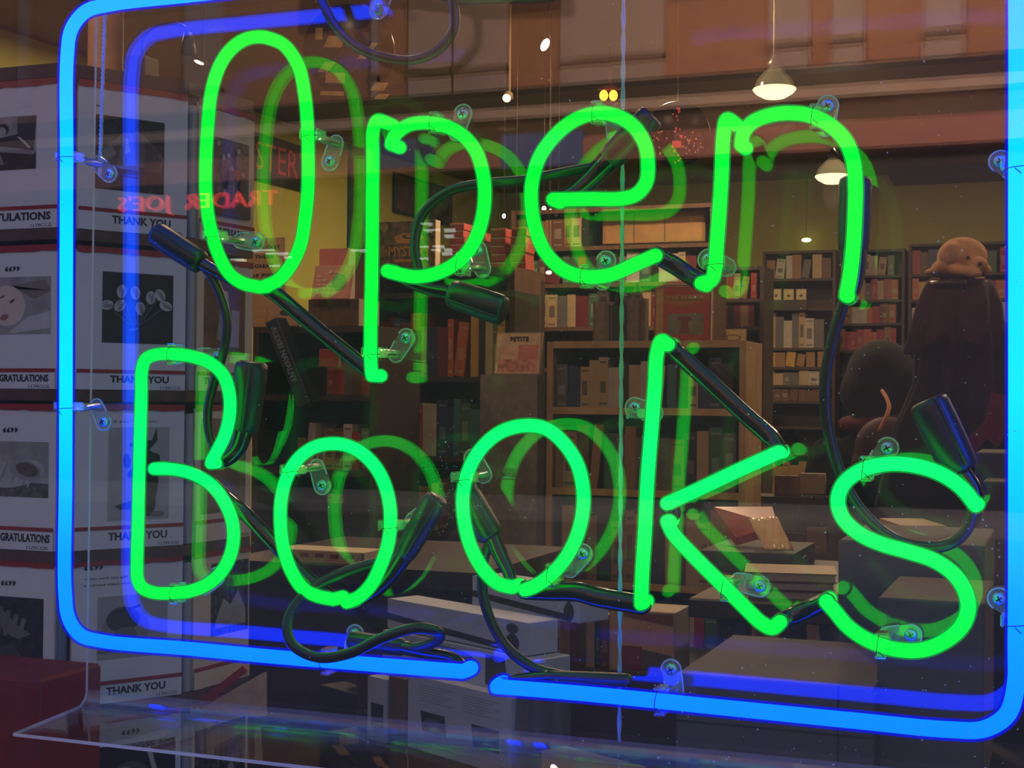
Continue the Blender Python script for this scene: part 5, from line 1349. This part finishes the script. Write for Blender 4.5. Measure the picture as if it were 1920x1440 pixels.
# ------------------------------------------------------------------ the customer seen from behind, the draped stand and the plush toy
def fuse(o, voxel, it=3):
    r = o.modifiers.new('fuse', 'REMESH'); r.mode = 'VOXEL'; r.voxel_size = voxel; r.use_smooth_shade = True
    sm = o.modifiers.new('soften', 'SMOOTH'); sm.iterations = it; sm.factor = 0.6
    return o
PY = 4.85
hc = P(1652, 706, PY)                       # head centre
per = thing('person', 'person with black hair in a black coat, seen from behind, maroon bag on the shoulder', 'person', (hc.x, hc.y, 0))
top = P(1652, 648, PY).z; S_h = top / 1.68   # scale to a standing height
def V_(x, y, z): return Vector((hc.x + x, hc.y + y, z))
skin_m = M_('skin', (150, 104, 84), 0.6); coat_m = M_('black_coat', (12, 11, 16), 0.9, var=0.3, scale=20); trous_m = M_('dark_trousers', (22, 22, 30), 0.9)
hair_m = M_('black_hair', (8, 8, 10), 0.95, var=0.5, scale=60, stretch=(3, 3, 0.4)); shoe_m = M_('black_shoes', (16, 15, 16), 0.5)
m = MB()
H_ = hc.z
m.ell(V_(0, 0, H_), (0.074, 0.092, 0.108)); m.tube([V_(0, 0, H_ - 0.08), V_(0, -0.005, H_ - 0.20)], [0.052, 0.06], 0, 14)
m.ell(V_(0, 0, H_ - 0.34), (0.17, 0.10, 0.17)); m.ell(V_(0, 0, H_ - 0.55), (0.135, 0.10, 0.18)); m.ell(V_(0, 0, H_ - 0.72), (0.155, 0.11, 0.13))
for s_ in (-1, 1):
    m.tube([V_(s_*0.16, 0, H_ - 0.26), V_(s_*0.205, 0.0, H_ - 0.50), V_(s_*0.17, 0.10, H_ - 0.70)], [0.052, 0.042, 0.032], 0, 12)
    m.tube([V_(s_*0.085, 0, H_ - 0.76), V_(s_*0.09, -0.01, H_ - 1.12), V_(s_*0.09, 0.0, 0.08)], [0.085, 0.058, 0.04], 0, 12)
    m.ell(V_(s_*0.09, 0.05, 0.05), (0.042, 0.115, 0.038))
    m.ell(V_(s_*0.075, 0.0, H_ - 0.01), (0.012, 0.022, 0.032))
m.ell(V_(0, 0.095, H_ - 0.02), (0.013, 0.02, 0.024))
body = fuse(m.build('body', [skin_m], per), 0.012)
m = MB()
m.ell(V_(0.0, -0.012, H_ + 0.006), (0.112, 0.112, 0.116)); m.ell(V_(0.10, -0.02, H_ - 0.03), (0.085, 0.08, 0.075)); m.ell(V_(-0.03, -0.03, H_ - 0.05), (0.10, 0.09, 0.10)); m.ell(V_(0.15, -0.01, H_ - 0.085), (0.05, 0.05, 0.06)); m.ell(V_(0.01, -0.05, H_ - 0.10), (0.088, 0.07, 0.15)); m.ell(V_(0.04, -0.06, H_ - 0.22), (0.075, 0.05, 0.13)); m.ell(V_(-0.03, -0.06, H_ - 0.2), (0.06, 0.05, 0.12))
fuse(m.build('hair', [hair_m], per), 0.009)
m = MB()
m.ell(V_(0, 0, H_ - 0.34), (0.205, 0.13, 0.17)); m.ell(V_(0, 0, H_ - 0.58), (0.185, 0.135, 0.26)); m.ell(V_(0, 0, H_ - 0.82), (0.20, 0.145, 0.24))
for s_ in (-1, 1):
    m.tube([V_(s_*0.165, 0, H_ - 0.27), V_(s_*0.225, 0.0, H_ - 0.51), V_(s_*0.185, 0.10, H_ - 0.73)], [0.072, 0.062, 0.052], 0, 14)
fuse(m.build('coat', [coat_m], per), 0.014)
m = MB()
for s_ in (-1, 1): m.tube([V_(s_*0.085, 0, H_ - 0.84), V_(s_*0.09, -0.01, H_ - 1.12), V_(s_*0.09, 0.0, 0.11)], [0.10, 0.078, 0.06], 0, 14)
fuse(m.build('trousers', [trous_m], per), 0.014)
for s_ in (-1, 1):
    m = MB(); m.ell(V_(s_*0.09, 0.045, 0.05), (0.05, 0.135, 0.049)); m.build('shoe', [shoe_m], per)
m = MB(); m.tube(catmull([V_(-0.10, -0.07, H_ - 0.16), V_(0.0, -0.115, H_ - 0.155), V_(0.11, -0.07, H_ - 0.14), V_(0.10, 0.06, H_ - 0.14), V_(-0.09, 0.06, H_ - 0.15)], 8, True), 0.024, 0, 12); m.build('scarf', [M_('magenta_scarf', (84, 20, 42), 0.9)], per)
# maroon bag slung on the back, tan strap
bc = P(1664, 842, PY - 0.20)
bag = thing('shoulder_bag', 'maroon rounded bag with a tan strap on the back of the person in black', 'bag', tuple(bc))
m = MB(); m.ell(bc, (0.105, 0.05, 0.105)); m.ell(bc - Vector((0, 0, 0.05)), (0.115, 0.052, 0.08)); fuse(m.build('bag_body', [M_('maroon_leather', (58, 18, 28), 0.6)], bag), 0.009)
m = MB(); m.tube(path([(1654,733,PY-0.155),(1663,748,PY-0.19),(1667,764,PY-0.215),(1660,785,PY-0.235),(1650,805,PY-0.24)], PY), 0.0065, 0, 10); m.build('strap', [M_('tan_strap', (176, 108, 74), 0.6)], bag)
# draped stand
DYs = 4.05
dc = P(1796, 520, DYs)
st = thing('draped_stand', 'tall stand draped in maroon and near-black cloth at the right edge', 'stand', (dc.x, dc.y, 0))
m = MB(); m.lathe([(0.028, 0.01), (0.028, dc.z - 0.03)], Matrix.Translation((dc.x, dc.y, 0)), 0, 16); m.lathe([(0.2, 0.0), (0.2, 0.012), (0.03, 0.02)], Matrix.Translation((dc.x, dc.y, 0)), 0, 24); m.lathe([(0.08, dc.z - 0.03), (0.08, dc.z - 0.012)], Matrix.Translation((dc.x, dc.y, 0)), 0, 24); m.build('pole', [brass], st)
def drape(levels, mt, name, folds=9, amp=0.10, ph=0.0, off=0.0):
    vs = []; fs = []; seg = 72
    for j, (z, r, sh) in enumerate(levels):
        for k in range(seg):
            a = 2*math.pi*k/seg
            rr = r * (1 + amp * min(1, j/3.0) * math.sin(folds*a + ph + 0.5*j))
            vs.append(Vector((dc.x + sh + rr*math.cos(a), dc.y + rr*0.75*math.sin(a), z + (0.02*math.sin(3*a+ph) if j == len(levels)-1 else 0))))
    for j in range(len(levels)-1):
        for k in range(seg): fs.append([j*seg+k, (j+1)*seg+k, (j+1)*seg+(k+1)%seg, j*seg+(k+1)%seg])
    fs.append(list(range(seg))[::-1])
    m = MB(); m.add(vs, fs, 0, True); o = m.build(name, [mt], st); so = o.modifiers.new('thick', 'SOLIDIFY'); so.thickness = 0.003; return o
zt0 = dc.z
drape([(zt0 - 0.006, 0.05, 0), (zt0 - 0.008, 0.082, 0), (zt0 - 0.03, 0.092, 0.0), (P(1790,570,DYs).z, 0.104, 0), (P(1790,618,DYs).z, 0.116, -0.004), (P(1785,652,DYs).z, 0.126, -0.008)], M_('maroon_cloth', (52, 17, 32), 0.9, var=0.25, scale=9), 'top_cloth', 7, 0.10)
drape([(zt0 - 0.018, 0.04, 0), (zt0 - 0.02, 0.074, 0), (zt0 - 0.06, 0.084, 0.0), (P(1790,640,DYs).z, 0.108, 0.008), (P(1790,720,DYs).z, 0.115, 0.012), (P(1790,800,DYs).z, 0.15, 0.0), (P(1790,950,DYs).z, 0.19, -0.01), (0.25, 0.24, 0.0)], M_('near_black_cloth', (13, 10, 18), 0.95, var=0.4, scale=7), 'under_cloth', 8, 0.16, 1.0)
m = MB()
sc_ = [(1858,735),(1884,742),(1890,800),(1872,838),(1850,822),(1822,856),(1816,820),(1846,790)]
pts = [P(u, v, DYs - 0.17) for u, v in sc_]
n_ = len(pts); m.add(pts + [p_ + Vector((0, 0.018, 0)) for p_ in pts], [list(range(n_)), list(range(n_, 2*n_))[::-1]] + [[i, n_+i, n_+(i+1)%n_, (i+1)%n_] for i in range(n_)], 0); m.build('magenta_cloth', [M_('magenta_cloth', (92, 16, 46), 0.9)], st)
# plush toy lying on top
pl = thing('plush_toy', 'beige plush animal lying with its snout down on the maroon draped stand', 'plush toy', (dc.x, dc.y, zt0))
k_ = DYs / FPX
def Q(u, v, dy=0.0): return P(u, v, DYs + dy)
m = MB()
m.ell(Q(1804, 482), (0.066, 0.06, 0.054)); m.ell(Q(1788, 478, -0.03), (0.040, 0.04, 0.036)); m.ell(Q(1834, 496, -0.05), (0.026, 0.03, 0.020)); m.ell(Q(1782, 502), (0.05, 0.06, 0.026)); m.ell(Q(1758, 510, -0.01), (0.034, 0.035, 0.012)); m.ell(Q(1846, 506, -0.02), (0.018, 0.03, 0.016)); m.ell(Q(1800, 508), (0.07, 0.06, 0.020))
m.tube([Q(1790, 506, -0.06), Q(1832, 512, -0.08)], [0.014, 0.013], 0, 10)
fuse(m.build('body', [M_('beige_plush', (208, 158, 116), 0.95, var=0.12, scale=50, bump=0.3)], pl), 0.004, 2)
for (u, v, lb, dy, r) in ((1815, 483, 'eye', -0.062, 0.0045), (1838, 495, 'nose', -0.08, 0.006)):
    m = MB(); m.ell(Q(u, v, dy), (r, r, r)); m.build(lb, [black_m], pl)
m = MB(); m.ell(Q(1783, 476, -0.062), (0.022, 0.008, 0.026), 0, Matrix.Rotation(0.5, 3, 'Y')); m.build('ear', [M_('ear_plush', (196, 150, 112), 0.95)], pl)

# ------------------------------------------------------------------ labels that would coincide are told apart by their order along the shelf
def settle_labels():
    seen = {}
    for o in C.objects:
        if o.parent is None and o.get('group') and o.get('label'): seen.setdefault(o['label'], []).append(o)
    for lb, os_ in seen.items():
        if len(os_) < 2: continue
        os_.sort(key=lambda o: o.location.x)
        n = len(os_)
        for i, o in enumerate(os_):
            pre = 'left' if (n == 2 and i == 0) else 'right' if (n == 2) else 'leftmost' if i == 0 else 'rightmost' if i == n - 1 else 'middle' if n == 3 else 'inner'
            if len(lb.split()) < 16: o['label'] = pre + ' ' + lb
settle_labels()
